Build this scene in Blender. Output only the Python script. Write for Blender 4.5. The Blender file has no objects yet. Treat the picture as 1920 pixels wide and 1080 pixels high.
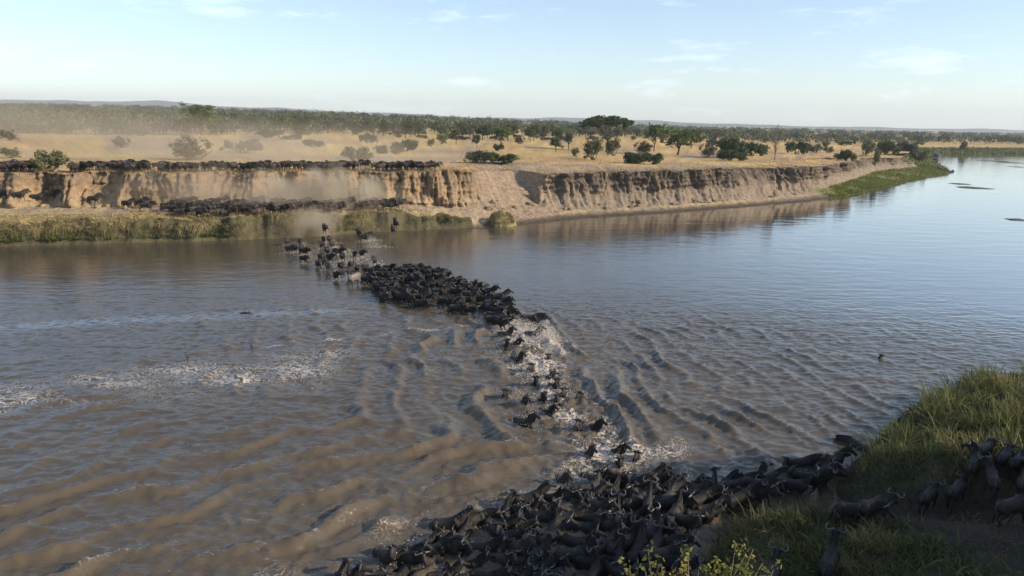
import bpy, bmesh, math, random
import numpy as np
from mathutils import Vector, Matrix, Euler
from mathutils.bvhtree import BVHTree

random.seed(7)
rng = np.random.default_rng(11)
scene = bpy.context.scene
C = scene.collection

# ------------------------------------------------------------------ camera
F_PX, CAM_H, ROLL, HORIZON = 1371.0, 16.0, math.radians(1.0), 229.0
PITCH = math.atan((540 - HORIZON) / F_PX)
cam_data = bpy.data.cameras.new('camera')
cam_data.sensor_width = 36.0
cam_data.lens = F_PX / 1920 * 36.0
cam_data.clip_start = 0.5
cam_data.clip_end = 30000
cam = bpy.data.objects.new('camera', cam_data)
C.objects.link(cam)
scene.camera = cam


def view_ray(px, py):
    u, v = (px - 960) / F_PX, (540 - py) / F_PX
    c, s = math.cos(ROLL), math.sin(ROLL)
    u2, v2 = u * c - v * s, u * s + v * c
    return Vector((u2, math.cos(PITCH) + v2 * math.sin(PITCH), -math.sin(PITCH) + v2 * math.cos(PITCH)))


_f = view_ray(960, 540).normalized()
_r = (view_ray(1960, 540) - view_ray(960, 540)).normalized()
_u = _r.cross(_f).normalized()
cam.matrix_world = Matrix(((_r.x, _u.x, -_f.x, 0), (_r.y, _u.y, -_f.y, 0), (_r.z, _u.z, -_f.z, CAM_H), (0, 0, 0, 1)))


def P(px, py, z=0.0):
    d = view_ray(px, py)
    t = (z - CAM_H) / d.z
    return Vector((d.x * t, d.y * t, z))


# ------------------------------------------------------------------ world, sun, exposure
SUN_EL = math.radians(25)
SUN_AZ = math.atan2(0.96, -0.27)            # clockwise from +Y: to the right and a little behind the camera
to_sun = Vector((math.sin(SUN_AZ) * math.cos(SUN_EL), math.cos(SUN_AZ) * math.cos(SUN_EL), math.sin(SUN_EL)))
world = bpy.data.worlds.new('World')
scene.world = world
world.use_nodes = True
wn, wl = world.node_tree.nodes, world.node_tree.links
wn.clear()
w_out = wn.new('ShaderNodeOutputWorld')
w_bg = wn.new('ShaderNodeBackground')
w_bg.inputs['Strength'].default_value = 0.127
sky = wn.new('ShaderNodeTexSky')
sky.sky_type = 'NISHITA'
sky.sun_disc = False
sky.sun_elevation = SUN_EL
sky.sun_rotation = SUN_AZ
sky.altitude = 300
sky.air_density = 1.0
sky.dust_density = 0.5
sky.ozone_density = 1.5
tc = wn.new('ShaderNodeTexCoord')
mp = wn.new('ShaderNodeMapping')
mp.inputs['Scale'].default_value = (1.0, 1.0, 5.0)
wl.new(tc.outputs['Generated'], mp.inputs['Vector'])
cn = wn.new('ShaderNodeTexNoise')
cn.inputs['Scale'].default_value = 7.0
cn.inputs['Detail'].default_value = 9
cn.inputs['Roughness'].default_value = 0.62
cn.inputs['Distortion'].default_value = 0.25
wl.new(mp.outputs['Vector'], cn.inputs['Vector'])
cr = wn.new('ShaderNodeValToRGB')
cr.color_ramp.elements[0].position = 0.565
cr.color_ramp.elements[0].color = (0.06, 0.06, 0.06, 1)       # thin even veil of high cloud
cr.color_ramp.elements[1].position = 0.78
cr.color_ramp.elements[1].color = (0.5, 0.5, 0.5, 1)
wl.new(cn.outputs['Fac'], cr.inputs['Fac'])
cm = wn.new('ShaderNodeMixRGB')
cm.inputs['Color2'].default_value = (9.4, 9.7, 10.0, 1)
wl.new(cr.outputs['Color'], cm.inputs['Fac'])
wl.new(sky.outputs['Color'], cm.inputs['Color1'])
wt = wn.new('ShaderNodeMixRGB')              # even white balance over the whole sky
wt.blend_type = 'MULTIPLY'
wt.inputs['Fac'].default_value = 1.0
wt.inputs['Color2'].default_value = (0.95, 0.99, 1.05, 1)
wl.new(cm.outputs['Color'], wt.inputs['Color1'])
wl.new(wt.outputs['Color'], w_bg.inputs['Color'])
wl.new(w_bg.outputs['Background'], w_out.inputs['Surface'])

sun_data = bpy.data.lights.new('sun', 'SUN')
sun_data.energy = 4.2
sun_data.angle = math.radians(0.53)
sun_data.color = (1.0, 0.87, 0.70)
sun = bpy.data.objects.new('sun', sun_data)
C.objects.link(sun)
sun.rotation_euler = (-to_sun).to_track_quat('-Z', 'Y').to_euler()

scene.view_settings.view_transform = 'Standard'
scene.view_settings.look = 'None'
scene.view_settings.exposure = 0.5
scene.view_settings.gamma = 1.0
scene.view_settings.use_curve_mapping = False
scene.render.engine = 'CYCLES'
scene.cycles.use_denoising = True
scene.cycles.max_bounces = 6
scene.cycles.diffuse_bounces = 2
scene.cycles.glossy_bounces = 3
scene.cycles.transmission_bounces = 3
scene.cycles.transparent_max_bounces = 8
scene.cycles.volume_bounces = 1
scene.cycles.volume_step_rate = 3.0
scene.cycles.volume_max_steps = 64


# ------------------------------------------------------------------ helpers
def hash2(ix, iy, seed):
    h = (ix.astype(np.int64) * 374761393 + iy.astype(np.int64) * 668265263 + seed * 1442695041) & 0xFFFFFFFF
    h = ((h ^ (h >> 13)) * 1274126177) & 0xFFFFFFFF
    h = h ^ (h >> 16)
    return (h & 0xFFFF) / 65535.0


def noise2(x, y, seed=0):
    """gradient noise, about -1..1"""
    x = np.asarray(x, float)
    y = np.asarray(y, float)
    ix, iy = np.floor(x), np.floor(y)
    fx, fy = x - ix, y - iy
    ux, uy = fx * fx * fx * (fx * (fx * 6 - 15) + 10), fy * fy * fy * (fy * (fy * 6 - 15) + 10)

    def g(dx, dy):
        a = hash2(ix + dx, iy + dy, seed) * 2 * np.pi
        return np.cos(a) * (fx - dx) + np.sin(a) * (fy - dy)
    a = g(0, 0) * (1 - ux) + g(1, 0) * ux
    b = g(0, 1) * (1 - ux) + g(1, 1) * ux
    return (a * (1 - uy) + b * uy) * 1.5


def fbm(x, y, seed=0, octaves=4, gain=0.5):
    s, a = 0.0, 1.0
    for o in range(octaves):
        s = s + a * noise2(x, y, seed + o * 17)
        x, y, a = x * 2.03 + 5.2, y * 2.03 + 1.7, a * gain
    return s


def sstep(a, b, x):
    t = np.clip((np.asarray(x, float) - a) / (b - a), 0, 1)
    return t * t * (3 - 2 * t)


def np_mesh(name, verts, polys, col=None, smooth=False):
    """verts (n,3); polys list of int arrays (m,3) or (m,4); col (n,3) point colours"""
    me = bpy.data.meshes.new(name)
    verts = np.asarray(verts, np.float32)
    polys = [np.asarray(p, np.int32) for p in polys if len(p)]
    loops = np.concatenate([p.ravel() for p in polys])
    sizes = np.concatenate([np.full(len(p), p.shape[1], np.int32) for p in polys])
    starts = np.concatenate([[0], np.cumsum(sizes)[:-1]]).astype(np.int32)
    me.vertices.add(len(verts))
    me.vertices.foreach_set('co', verts.ravel())
    me.loops.add(len(loops))
    me.loops.foreach_set('vertex_index', loops)
    me.polygons.add(len(sizes))
    me.polygons.foreach_set('loop_start', starts)
    me.polygons.foreach_set('loop_total', sizes)
    if smooth:
        me.polygons.foreach_set('use_smooth', np.ones(len(sizes), bool))
    if col is not None:
        a = me.color_attributes.new('Col', 'FLOAT_COLOR', 'POINT')
        c4 = np.ones((len(verts), 4), np.float32)
        c4[:, :3] = col
        a.data.foreach_set('color', c4.ravel())
    me.update(calc_edges=True)
    return me


def link(name, me, mat=None, parent=None):
    o = bpy.data.objects.new(name, me)
    C.objects.link(o)
    if mat is not None and not me.materials:
        me.materials.append(mat)
    if parent is not None:
        o.parent = parent
    return o


def tag(o, label=None, category=None, group=None, kind=None):
    if label:
        o['label'] = label
    if category:
        o['category'] = category
    if group:
        o['group'] = group
    if kind:
        o['kind'] = kind
    return o


class Shapes:
    """collects lofted tubes into one vertex / face list"""

    def __init__(self):
        self.v, self.f, self.c, self.n = [], [], [], 0

    def loft(self, pts, rad, ref=(0, 0, 1), seg=10, col=(1, 1, 1), taper_tip=False):
        pts = [Vector(p) for p in pts]
        ref = Vector(ref)
        base = self.n
        for i, p in enumerate(pts):
            t = (pts[min(i + 1, len(pts) - 1)] - pts[max(i - 1, 0)]).normalized()
            side = ref.cross(t)
            if side.length < 1e-4:
                side = Vector((0, 1, 0))
            side.normalize()
            up = t.cross(side).normalized()
            w, h = rad[i] if isinstance(rad[i], tuple) else (rad[i], rad[i])
            cc = col[i] if isinstance(col, list) else col
            for k in range(seg):
                a = 2 * math.pi * k / seg
                q = p + side * (math.cos(a) * w) + up * (math.sin(a) * h)
                self.v.append(tuple(q))
                self.c.append(cc)
        for i in range(len(pts) - 1):
            for k in range(seg):
                a, b = base + i * seg + k, base + i * seg + (k + 1) % seg
                self.f.append((a, b, b + seg, a + seg))
        self.f.append(tuple(base + k for k in reversed(range(seg))))
        e = base + (len(pts) - 1) * seg
        self.f.append(tuple(e + k for k in range(seg)))
        self.n += len(pts) * seg

    def mesh(self, name, mat=None, smooth=True):
        me = bpy.data.meshes.new(name)
        me.from_pydata(self.v, [], self.f)
        a = me.color_attributes.new('Col', 'FLOAT_COLOR', 'POINT')
        for i, c in enumerate(self.c):
            a.data[i].color = (c[0], c[1], c[2], 1)
        if smooth:
            me.polygons.foreach_set('use_smooth', np.ones(len(me.polygons), bool))
        me.update()
        if mat:
            me.materials.append(mat)
        return me


# ------------------------------------------------------------------ materials
def new_mat(name):
    m = bpy.data.materials.new(name)
    m.use_nodes = True
    nt = m.node_tree
    b = nt.nodes['Principled BSDF']
    return m, nt.nodes, nt.links, b


def attr_mat(name, rough=0.9, noise_scale=3.0, noise_amt=0.35, bump=0.3, bump_dist=0.05, rnd=0.0, spec=0.3, vec_scale=(1, 1, 1), translucent=0.0):
    """vertex colour x noise, with bump; rnd = per-object brightness spread"""
    m, n, l, b = new_mat(name)
    b.inputs['Roughness'].default_value = rough
    b.inputs['Specular IOR Level'].default_value = spec
    at = n.new('ShaderNodeAttribute')
    at.attribute_name = 'Col'
    t = n.new('ShaderNodeTexCoord')
    mpn = n.new('ShaderNodeMapping')
    mpn.inputs['Scale'].default_value = vec_scale
    l.new(t.outputs['Object'], mpn.inputs['Vector'])
    nz = n.new('ShaderNodeTexNoise')
    nz.inputs['Scale'].default_value = noise_scale
    nz.inputs['Detail'].default_value = 8
    nz.inputs['Roughness'].default_value = 0.65
    l.new(mpn.outputs['Vector'], nz.inputs['Vector'])
    mr = n.new('ShaderNodeMapRange')
    mr.inputs['From Min'].default_value = 0.25
    mr.inputs['From Max'].default_value = 0.75
    mr.inputs['To Min'].default_value = 1 - noise_amt
    mr.inputs['To Max'].default_value = 1 + noise_amt
    l.new(nz.outputs['Fac'], mr.inputs['Value'])
    val = mr.outputs['Result']
    if rnd > 0:
        oi = n.new('ShaderNodeObjectInfo')
        r2 = n.new('ShaderNodeMapRange')
        r2.inputs['To Min'].default_value = 1 - rnd
        r2.inputs['To Max'].default_value = 1 + rnd
        l.new(oi.outputs['Random'], r2.inputs['Value'])
        mu = n.new('ShaderNodeMath')
        mu.operation = 'MULTIPLY'
        l.new(val, mu.inputs[0])
        l.new(r2.outputs['Result'], mu.inputs[1])
        val = mu.outputs[0]
    vm = n.new('ShaderNodeVectorMath')
    vm.operation = 'SCALE'
    l.new(at.outputs['Color'], vm.inputs[0])
    l.new(val, vm.inputs['Scale'])
    l.new(vm.outputs['Vector'], b.inputs['Base Color'])
    if bump > 0:
        bp = n.new('ShaderNodeBump')
        bp.inputs['Strength'].default_value = bump
        bp.inputs['Distance'].default_value = bump_dist
        l.new(nz.outputs['Fac'], bp.inputs['Height'])
        l.new(bp.outputs['Normal'], b.inputs['Normal'])
    if translucent > 0:
        tr = n.new('ShaderNodeBsdfTranslucent')
        l.new(vm.outputs['Vector'], tr.inputs['Color'])
        mx = n.new('ShaderNodeMixShader')
        mx.inputs['Fac'].default_value = translucent
        out = n['Material Output']
        l.new(b.outputs['BSDF'], mx.inputs[1])
        l.new(tr.outputs['BSDF'], mx.inputs[2])
        l.new(mx.outputs['Shader'], out.inputs['Surface'])
    return m


M_bank = attr_mat('bank_soil', 0.95, 1.3, 0.42, 1.0, 0.4, spec=0.1)
M_near = attr_mat('near_bank_soil', 0.95, 4.0, 0.45, 0.6, 0.08, spec=0.15)
M_hill = attr_mat('hill_scrub', 1.0, 0.004, 0.25, 0.0, spec=0.0)
M_leaf = attr_mat('foliage', 0.75, 1.2, 0.30, 0.0, rnd=0.18, spec=0.25, translucent=0.22)
M_wood = attr_mat('bark', 0.95, 9.0, 0.3, 0.4, 0.03, spec=0.1)
M_grass = attr_mat('grass_blades', 0.7, 0.7, 0.25, 0.0, spec=0.25, translucent=0.3)
M_hide = attr_mat('wildebeest_hide', 0.6, 9.0, 0.5, 0.45, 0.02, rnd=0.45, spec=0.13, vec_scale=(1.6, 1, 0.6))
M_hair = attr_mat('wildebeest_hair', 0.6, 18.0, 0.4, 0.5, 0.02, rnd=0.3, spec=0.3)
M_horn = attr_mat('wildebeest_horn', 0.24, 14.0, 0.25, 0.2, 0.006, rnd=0.3, spec=0.6)
M_rock = attr_mat('river_rock', 0.8, 2.5, 0.4, 0.8, 0.12, spec=0.3)
M_foam = attr_mat('splash_foam', 0.5, 3.0, 0.1, 0.0, spec=0.4)


def water_material():
    m, n, l, b = new_mat('muddy_river_water')
    at = n.new('ShaderNodeAttribute')
    at.attribute_name = 'Col'             # r = foam cover, g = silt, b = ripple strength
    sep = n.new('ShaderNodeSeparateColor')
    l.new(at.outputs['Color'], sep.inputs['Color'])
    t = n.new('ShaderNodeTexCoord')

    def noise(scale, detail, sc=(1, 1, 1), rough=0.55, dist=0.0):
        mpn = n.new('ShaderNodeMapping')
        mpn.inputs['Scale'].default_value = sc
        l.new(t.outputs['Object'], mpn.inputs['Vector'])
        nz = n.new('ShaderNodeTexNoise')
        nz.inputs['Scale'].default_value = scale
        nz.inputs['Detail'].default_value = detail
        nz.inputs['Roughness'].default_value = rough
        nz.inputs['Distortion'].default_value = dist
        l.new(mpn.outputs['Vector'], nz.inputs['Vector'])
        return nz
    big = noise(0.09, 4, (1, 2.2, 1))
    silt_crest = n.new('ShaderNodeMixRGB')
    silt_crest.inputs['Color1'].default_value = (0.044, 0.038, 0.028, 1)
    silt_crest.inputs['Color2'].default_value = (0.104, 0.080, 0.052, 1)
    ad = n.new('ShaderNodeMath')
    ad.operation = 'MULTIPLY_ADD'
    ad.use_clamp = True
    l.new(big.outputs['Fac'], ad.inputs[0])
    ad.inputs[1].default_value = 0.5
    l.new(sep.outputs['Green'], ad.inputs[2])
    l.new(ad.outputs[0], silt_crest.inputs['Fac'])
    # foam: cover value against fine stringy noise
    def math_(op, a, b=None, clamp=False):
        k = n.new('ShaderNodeMath')
        k.operation = op
        k.use_clamp = clamp
        for q, v in enumerate((a, b)):
            if v is None:
                continue
            if isinstance(v, (int, float)):
                k.inputs[q].default_value = v
            else:
                l.new(v, k.inputs[q])
        return k.outputs[0]
    cov = sep.outputs['Red']
    fn = noise(1.5, 4, (1, 1.2, 1), 0.6, 1.6)
    lace = math_('SUBTRACT', math_('MULTIPLY', cov, 0.085), math_('ABSOLUTE', math_('SUBTRACT', fn.outputs['Fac'], 0.5)))
    lace = math_('MULTIPLY', lace, 30.0, True)
    fn2 = noise(6.5, 3, (0.6, 1.0, 1), 0.6, 0.4)
    fleck = math_('SUBTRACT', fn2.outputs['Fac'], math_('SUBTRACT', 0.715, math_('MULTIPLY', cov, 0.20)))
    fleck = math_('MULTIPLY', math_('MULTIPLY', fleck, 16.0, True), math_('MULTIPLY', cov, 6.0, True))
    foam_fac = math_('MULTIPLY', math_('MAXIMUM', lace, fleck), 0.88)
    fo = n.new('ShaderNodeMixRGB')
    fo.inputs['Color2'].default_value = (0.58, 0.51, 0.43, 1)
    l.new(foam_fac, fo.inputs['Fac'])
    l.new(silt_crest.outputs['Color'], fo.inputs['Color1'])
    l.new(fo.outputs['Color'], b.inputs['Base Color'])
    ro = n.new('ShaderNodeMapRange')
    ro.inputs['To Min'].default_value = 0.07
    ro.inputs['To Max'].default_value = 0.6
    l.new(foam_fac, ro.inputs['Value'])
    l.new(ro.outputs['Result'], b.inputs['Roughness'])
    b.inputs['IOR'].default_value = 1.37
    ck = n.new('ShaderNodeMapRange')                  # extra coat added to brighten the sky reflection on slow, unrippled water
    ck.inputs['From Min'].default_value = 0.20
    ck.inputs['From Max'].default_value = 0.05
    ck.inputs['To Max'].default_value = 0.75
    l.new(sep.outputs['Blue'], ck.inputs['Value'])
    l.new(ck.outputs['Result'], b.inputs['Coat Weight'])
    b.inputs['Coat IOR'].default_value = 1.36
    b.inputs['Coat Roughness'].default_value = 0.04
    # ripples
    r1 = noise(2.4, 5, (0.5, 1.5, 1), 0.6, 0.5)
    r2 = noise(0.28, 3, (0.5, 1.5, 1), 0.5, 0.2)
    b1 = n.new('ShaderNodeBump')
    b1.inputs['Distance'].default_value = 0.10
    l.new(sep.outputs['Blue'], b1.inputs['Strength'])
    l.new(r1.outputs['Fac'], b1.inputs['Height'])
    b2 = n.new('ShaderNodeBump')
    b2.inputs['Distance'].default_value = 0.22
    b2.inputs['Strength'].default_value = 0.22
    l.new(r2.outputs['Fac'], b2.inputs['Height'])
    l.new(b1.outputs['Normal'], b2.inputs['Normal'])
    l.new(b2.outputs['Normal'], b.inputs['Normal'])
    l.new(b2.outputs['Normal'], b.inputs['Coat Normal'])
    return m


M_water = water_material()

# ------------------------------------------------------------------ far bank and plain (one lofted sheet)
shore_px = [(0, 462), (250, 456), (500, 449), (600, 442), (740, 433), (850, 429), (960, 424), (1000, 419), (1100, 409), (1200, 403),
            (1250, 400), (1400, 388), (1507, 379), (1580, 370), (1647, 354), (1707, 339), (1780, 325)]
shore = [(-420, 20), (-200, 52), (-110, 76)] + [tuple(P(*p)[:2]) for p in shore_px] + [(221.6, 398), (272, 482), (372, 530), (700, 560), (1500, 620)]
SX = np.array([p[0] for p in shore])
SY = np.array([p[1] for p in shore])
st = np.concatenate([np.arange(-420, -80, 6), np.arange(-80, 78, 0.2), np.arange(78, 170, 0.7), np.arange(170, 400, 3), np.arange(400, 1501, 30)])
wy = np.interp(st, SX, SY)
_dense = np.linspace(-420, 1500, 19201)
_dy = np.interp(_dense, SX, SY)
ker = np.hanning(81)
ker /= ker.sum()
_dys = np.convolve(np.pad(_dy, 40, mode='edge'), ker, 'valid')
wy = np.interp(st, _dense, _dys) + 0.5 * noise2(st * 0.25, st * 0, 3) + 0.25 * noise2(st * 0.9, st * 0, 4)
ker2 = np.hanning(241)
ker2 /= ker2.sum()
slope = np.gradient(np.convolve(np.pad(_dy, 120, mode='edge'), ker2, 'valid'), _dense)
sl = np.interp(st, _dense, slope)
nx, ny = -sl / np.hypot(1, sl), 1 / np.hypot(1, sl)
nx, ny = nx * 0.5, ny * 0.5 + 0.5
nl = np.hypot(nx, ny)
nx, ny = nx / nl, ny / nl
#  key x :  lip(o,z)  foot(o,z)  mid(o,z)  rim(o,z)
KEY = np.array([
    [-420, 2.0, 2.6, 13.0, 3.4, 13.8, 5.4, 14.4, 8.0],
    [-63, 2.0, 2.6, 12.4, 3.4, 14.4, 5.4, 15.6, 8.0],
    [-47, 1.8, 2.8, 9.4, 3.5, 11.6, 5.5, 12.6, 8.0],
    [-30, 1.8, 2.8, 11.4, 3.6, 14.0, 5.5, 15.2, 8.0],
    [-17, 1.8, 2.5, 8.0, 3.3, 10.4, 5.2, 11.6, 8.0],
    [-9, 2.4, 1.5, 7.6, 2.4, 9.4, 4.2, 10.6, 8.0],
    [-4, 3.0, 1.0, 8.0, 2.3, 9.8, 4.0, 11.0, 7.9],
    [-2.2, 3.0, 0.7, 8.0, 1.9, 14.0, 4.6, 19.0, 7.4],
    [6.5, 3.0, 0.6, 8.0, 1.8, 13.5, 4.4, 19.5, 7.2],
    [8.6, 3.0, 0.5, 6.0, 1.3, 8.5, 3.8, 10.2, 7.1],
    [13, 2.4, 0.4, 4.6, 0.9, 7.0, 3.6, 8.2, 7.2],
    [46, 2.4, 0.4, 4.4, 0.9, 6.6, 3.6, 7.6, 7.2],
    [55, 2.4, 0.4, 4.6, 0.9, 6.6, 4.2, 11.5, 6.9],
    [64, 2.4, 0.4, 5.5, 1.0, 7.4, 3.8, 9.4, 6.8],
    [90, 3.0, 0.4, 8.0, 1.2, 9.6, 3.8, 10.4, 6.6],
    [130, 3.5, 0.6, 14.0, 1.8, 16.0, 3.8, 17.5, 6.2],
    [164, 3.5, 0.6, 12.0, 1.6, 15.0, 3.0, 18.0, 5.0],
    [222, 3.5, 0.6, 10.0, 1.4, 14.0, 2.4, 18.0, 4.2],
    [1500, 3.5, 0.8, 8.0, 1.8, 12.0, 2.8, 16.0, 4.2]])
kp = [np.interp(st, KEY[:, 0], KEY[:, j]) for j in range(9)]
kern = np.hanning(9)
kern /= kern.sum()
kp = [np.convolve(np.pad(k, 4, mode='edge'), kern, 'valid') for k in kp]


def plain_z(x, y):
    x, y = np.asarray(x, float), np.asarray(y, float)
    b = x / np.maximum(y, 1.0)
    z = 8.0 - 0.9 * sstep(0, 40, x) - 2.3 * sstep(60, 260, x)
    z = z + 16.0 * sstep(280, 1500, y) * sstep(0.35, -0.6, b) + 3.0 * sstep(300, 1200, y) * sstep(0.6, 0.1, b)
    z = z + 0.35 * fbm(x * 0.02, y * 0.02, 21, 3) + 1.6 * sstep(350, 900, y) * fbm(x * 0.0035, y * 0.0035, 22, 2)
    return z


rows_o, rows_z, rows_t = [], [], []      # per row arrays over stations; t = zone 0..6


def seg(o0, z0, o1, z1, n, zone, pw=1.0, first=False):
    for i in range(n):
        t = (i + (0 if first else 1)) / (n - (1 if first else 0)) if n > 1 else 1.0
        rows_o.append(o0 + (o1 - o0) * t)
        rows_z.append(z0 + (z1 - z0) * t ** pw)
        rows_t.append(zone + min(t, 0.999))


one = np.ones_like(st)
rows_o += [-9 * one, -2 * one, 0 * one]
rows_z += [-3.0 * one, -0.6 * one, 0 * one]
rows_t += [0, 0, 0]
seg(0 * one, 0 * one, kp[1], kp[2], 8, 1, 0.8)
seg(kp[1], kp[2], kp[3], kp[4], 14, 2)
seg(kp[3], kp[4], kp[5], kp[6], 16, 3, 1.25)
seg(kp[5], kp[6], kp[7], kp[8], 22, 4)
R = len(rows_o)
OFF = np.array(rows_o).T
ZZ = np.array(rows_z).T
ZONE = np.array(rows_t)[None, :] * np.ones((len(st), 1))
XX = st[:, None] + nx[:, None] * OFF
YY = wy[:, None] + ny[:, None] * OFF
# erosion: alcoves, buttresses and flutes, weighted onto the cliff face
arc = np.concatenate([[0], np.cumsum(np.hypot(np.diff(st), np.diff(wy)))])
A2 = arc[:, None] * np.ones((1, R))
face_w = sstep(2.75, 3.5, ZONE) * (1 - 0.62 * sstep(4, 14, st)[:, None] * (1 - sstep(3.85, 4.12, ZONE)))
left_w = sstep(-2, -12, st)[:, None]
alc = fbm(A2 * 0.105, ZZ * 0.05, 31, 2)
alcove = (1.3 + 1.5 * left_w) * np.clip(np.abs(alc) * 2.3 - 0.45, -0.35, 1.0)
A2 = A2 + 4.0 * noise2(A2 * 0.09, A2 * 0, 65)
butt = 1.5 * noise2(A2 * 0.30, ZZ * 0.10, 33)
rid = 1 - np.abs(noise2(A2 * 0.95 + 0.35 * noise2(A2 * 0.5, ZZ * 0.6, 39), ZZ * 0.16, 34)) * 1.7
rid2 = 1 - np.abs(noise2(A2 * 2.1, ZZ * 0.35, 35)) * 1.7
rough = 0.34 * fbm(A2 * 0.9, ZZ * 1.1, 36, 4, 0.6)
groove = 1.1 * np.clip(1 - np.abs(noise2(A2 * 0.42 + 0.25 * noise2(A2 * 0.3, ZZ * 0.7, 47), ZZ * 0.07, 46)) * 5, 0, 1) + 0.5 * np.clip(1 - np.abs(noise2(A2 * 1.15, ZZ * 0.18, 48)) * 4, 0, 1)
step_ = 0.16 * np.floor(ZZ * 1.1 + 1.2 * noise2(A2 * 0.12, ZZ * 0, 49)) - 0.176 * ZZ
gully_w = (sstep(-4, -1, st) * sstep(10, 6, st))[:, None]
vary = np.clip(0.85 + 0.9 * fbm(A2 * 0.045, ZZ * 0, 69, 2), 0.3, 1.4)
disp = face_w * vary * (alcove + butt - 0.62 * rid - 0.14 * rid2 + rough + groove + step_ * (1 - 0.6 * left_w)) * (1 - 0.8 * gully_w)
strata = face_w * 0.4 * noise2(A2 * 0.08, ZZ * 1.5, 37) * (1 - gully_w)
disp = disp + strata
low_w = sstep(2.0, 2.2, ZONE) * (1 - sstep(3.6, 4.2, ZONE))
disp = disp + low_w * 0.22 * fbm(A2 * 0.6, OFF * 0.5, 38, 3)
XX = XX + nx[:, None] * disp
YY = YY + ny[:, None] * disp
ZZ = ZZ + sstep(1.2, 2, ZONE) * (1 - sstep(2.9, 3.4, ZONE)) * 0.16 * fbm(XX * 0.5, YY * 0.5, 40, 3)
# lip of the low ledge is broken up into bays
lipw = sstep(0.8, 1.6, ZONE) * (1 - sstep(2.0, 2.5, ZONE)) * left_w
lipd = 1.7 * noise2(A2 * 0.2, A2 * 0, 41) + 0.7 * noise2(A2 * 0.6, A2 * 0, 42)
ZZ = ZZ + lipw * (0.45 * noise2(A2 * 0.35, OFF * 0.3, 66) + 0.25 * noise2(A2 * 0.9, OFF * 0.6, 67))
XX, YY = XX + nx[:, None] * lipd * lipw, YY + ny[:, None] * lipd * lipw
# ragged rim height
ZZ = ZZ + sstep(4.3, 5, ZONE) * (0.3 * fbm(A2 * 0.45, A2 * 0, 43, 3) - 0.45 * np.clip(noise2(A2 * 0.16, A2 * 0, 44), 0, 1))
rim_x, rim_y = st + nx * kp[7], wy + ny * kp[7]
kx = np.interp(st, [-420, -200, -63, 0, 50, 126, 273, 370, 700, 1500], [-3.2, -2.0, -0.72, 0.0, 0.32, 0.55, 0.6, 0.75, 1.3, 2.4])
dists = np.array([0.35, 0.8, 1.5, 2.4, 3.6, 5.2, 7.5, 10.5, 15, 21, 30, 42, 58, 80, 110, 150, 205, 280, 380, 520, 700, 950, 1300, 1800, 2500, 3500, 5000, 9300])
px_, py_, pz_ = [], [], []
for d in dists:
    w = float(sstep(0, 30, d))
    dx, dy = nx * (1 - w) + kx * w, ny * (1 - w) + 1.0 * w
    keep_ = 1 - float(sstep(0, 5, d))
    x = rim_x + (XX[:, R - 1] - rim_x) * keep_ + dx * d
    y = rim_y + (YY[:, R - 1] - rim_y) * keep_ + dy * d
    wz = float(sstep(0, 16, d))
    z = ZZ[:, -1] * (1 - wz) + plain_z(x, y) * wz + 0.05 * noise2(x * 0.4, y * 0.4, 45)
    px_.append(x)
    py_.append(y)
    pz_.append(z)
XX = np.concatenate([XX, np.array(px_).T], 1)
YY = np.concatenate([YY, np.array(py_).T], 1)
ZZ = np.concatenate([ZZ, np.array(pz_).T], 1)
ND = len(dists)
ZONE = np.concatenate([ZONE, 5 + np.minimum(dists / 60, 1.0)[None, :] * np.ones((len(st), 1))], 1)
NS, NR = XX.shape
# ---- soil colours
A2 = arc[:, None] * np.ones((1, NR))
S2 = st[:, None] * np.ones((1, NR))


def mixc(a, b, t):
    t = np.clip(t, 0, 1)[..., None]
    return np.asarray(a) * (1 - t) + np.asarray(b) * t


n1 = 0.6 * fbm(A2 * 0.3, ZZ * 0.6, 51, 4) + 0.6 * fbm(A2 * 1.1, ZZ * 0.12, 58, 3)
n2 = fbm(XX * 0.05, YY * 0.05, 52, 4)
n3 = fbm(XX * 0.25, YY * 0.12, 53, 3)
warm = mixc([0.20, 0.152, 0.105], [0.305, 0.208, 0.118], sstep(6, -14, S2))
colr = warm * (1 + 0.22 * n1)[..., None]
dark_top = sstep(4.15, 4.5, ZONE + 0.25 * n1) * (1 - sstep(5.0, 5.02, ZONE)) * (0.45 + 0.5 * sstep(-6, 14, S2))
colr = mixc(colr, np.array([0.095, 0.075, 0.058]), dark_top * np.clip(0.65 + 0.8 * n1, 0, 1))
talus = sstep(2.8, 3.0, ZONE) * (1 - sstep(3.55, 3.9, ZONE + 0.3 * n1))
colr = mixc(colr, mixc(np.array([0.24, 0.19, 0.137]), np.array([0.325, 0.235, 0.14]), sstep(4, -12, S2)), talus * 0.75)
ledge = (ZONE < 2.95) & (ZONE >= 1)
lc = mixc(np.array([0.33, 0.25, 0.17]), np.array([0.40, 0.30, 0.17]), sstep(-0.3, 0.4, n3))
lc = mixc(lc, np.array([0.45, 0.335, 0.135]), sstep(-34, -40, S2) * sstep(2.62, 2.45, ZONE) * np.clip(0.8 + n3, 0, 1))
lc = mixc(lc, np.array([0.33, 0.235, 0.155]), sstep(-8, 2, S2) * sstep(14, 8, S2))
colr = np.where(ledge[..., None], lc, colr)
wet = (1 - sstep(0.12, 0.75, ZZ)) * sstep(-14, -2, S2)
colr = mixc(colr, np.array([0.085, 0.065, 0.048]), wet)
soil_under_grass = (ZONE < 2.0) & (S2 < -6)
colr = np.where(soil_under_grass[..., None], np.array([0.10, 0.085, 0.045]), colr)
green = sstep(68, 82, S2) * (ZONE < 3.2)
colr = mixc(colr, np.array([0.12, 0.14, 0.035]), green * np.clip(0.7 + n3, 0, 1))
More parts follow.
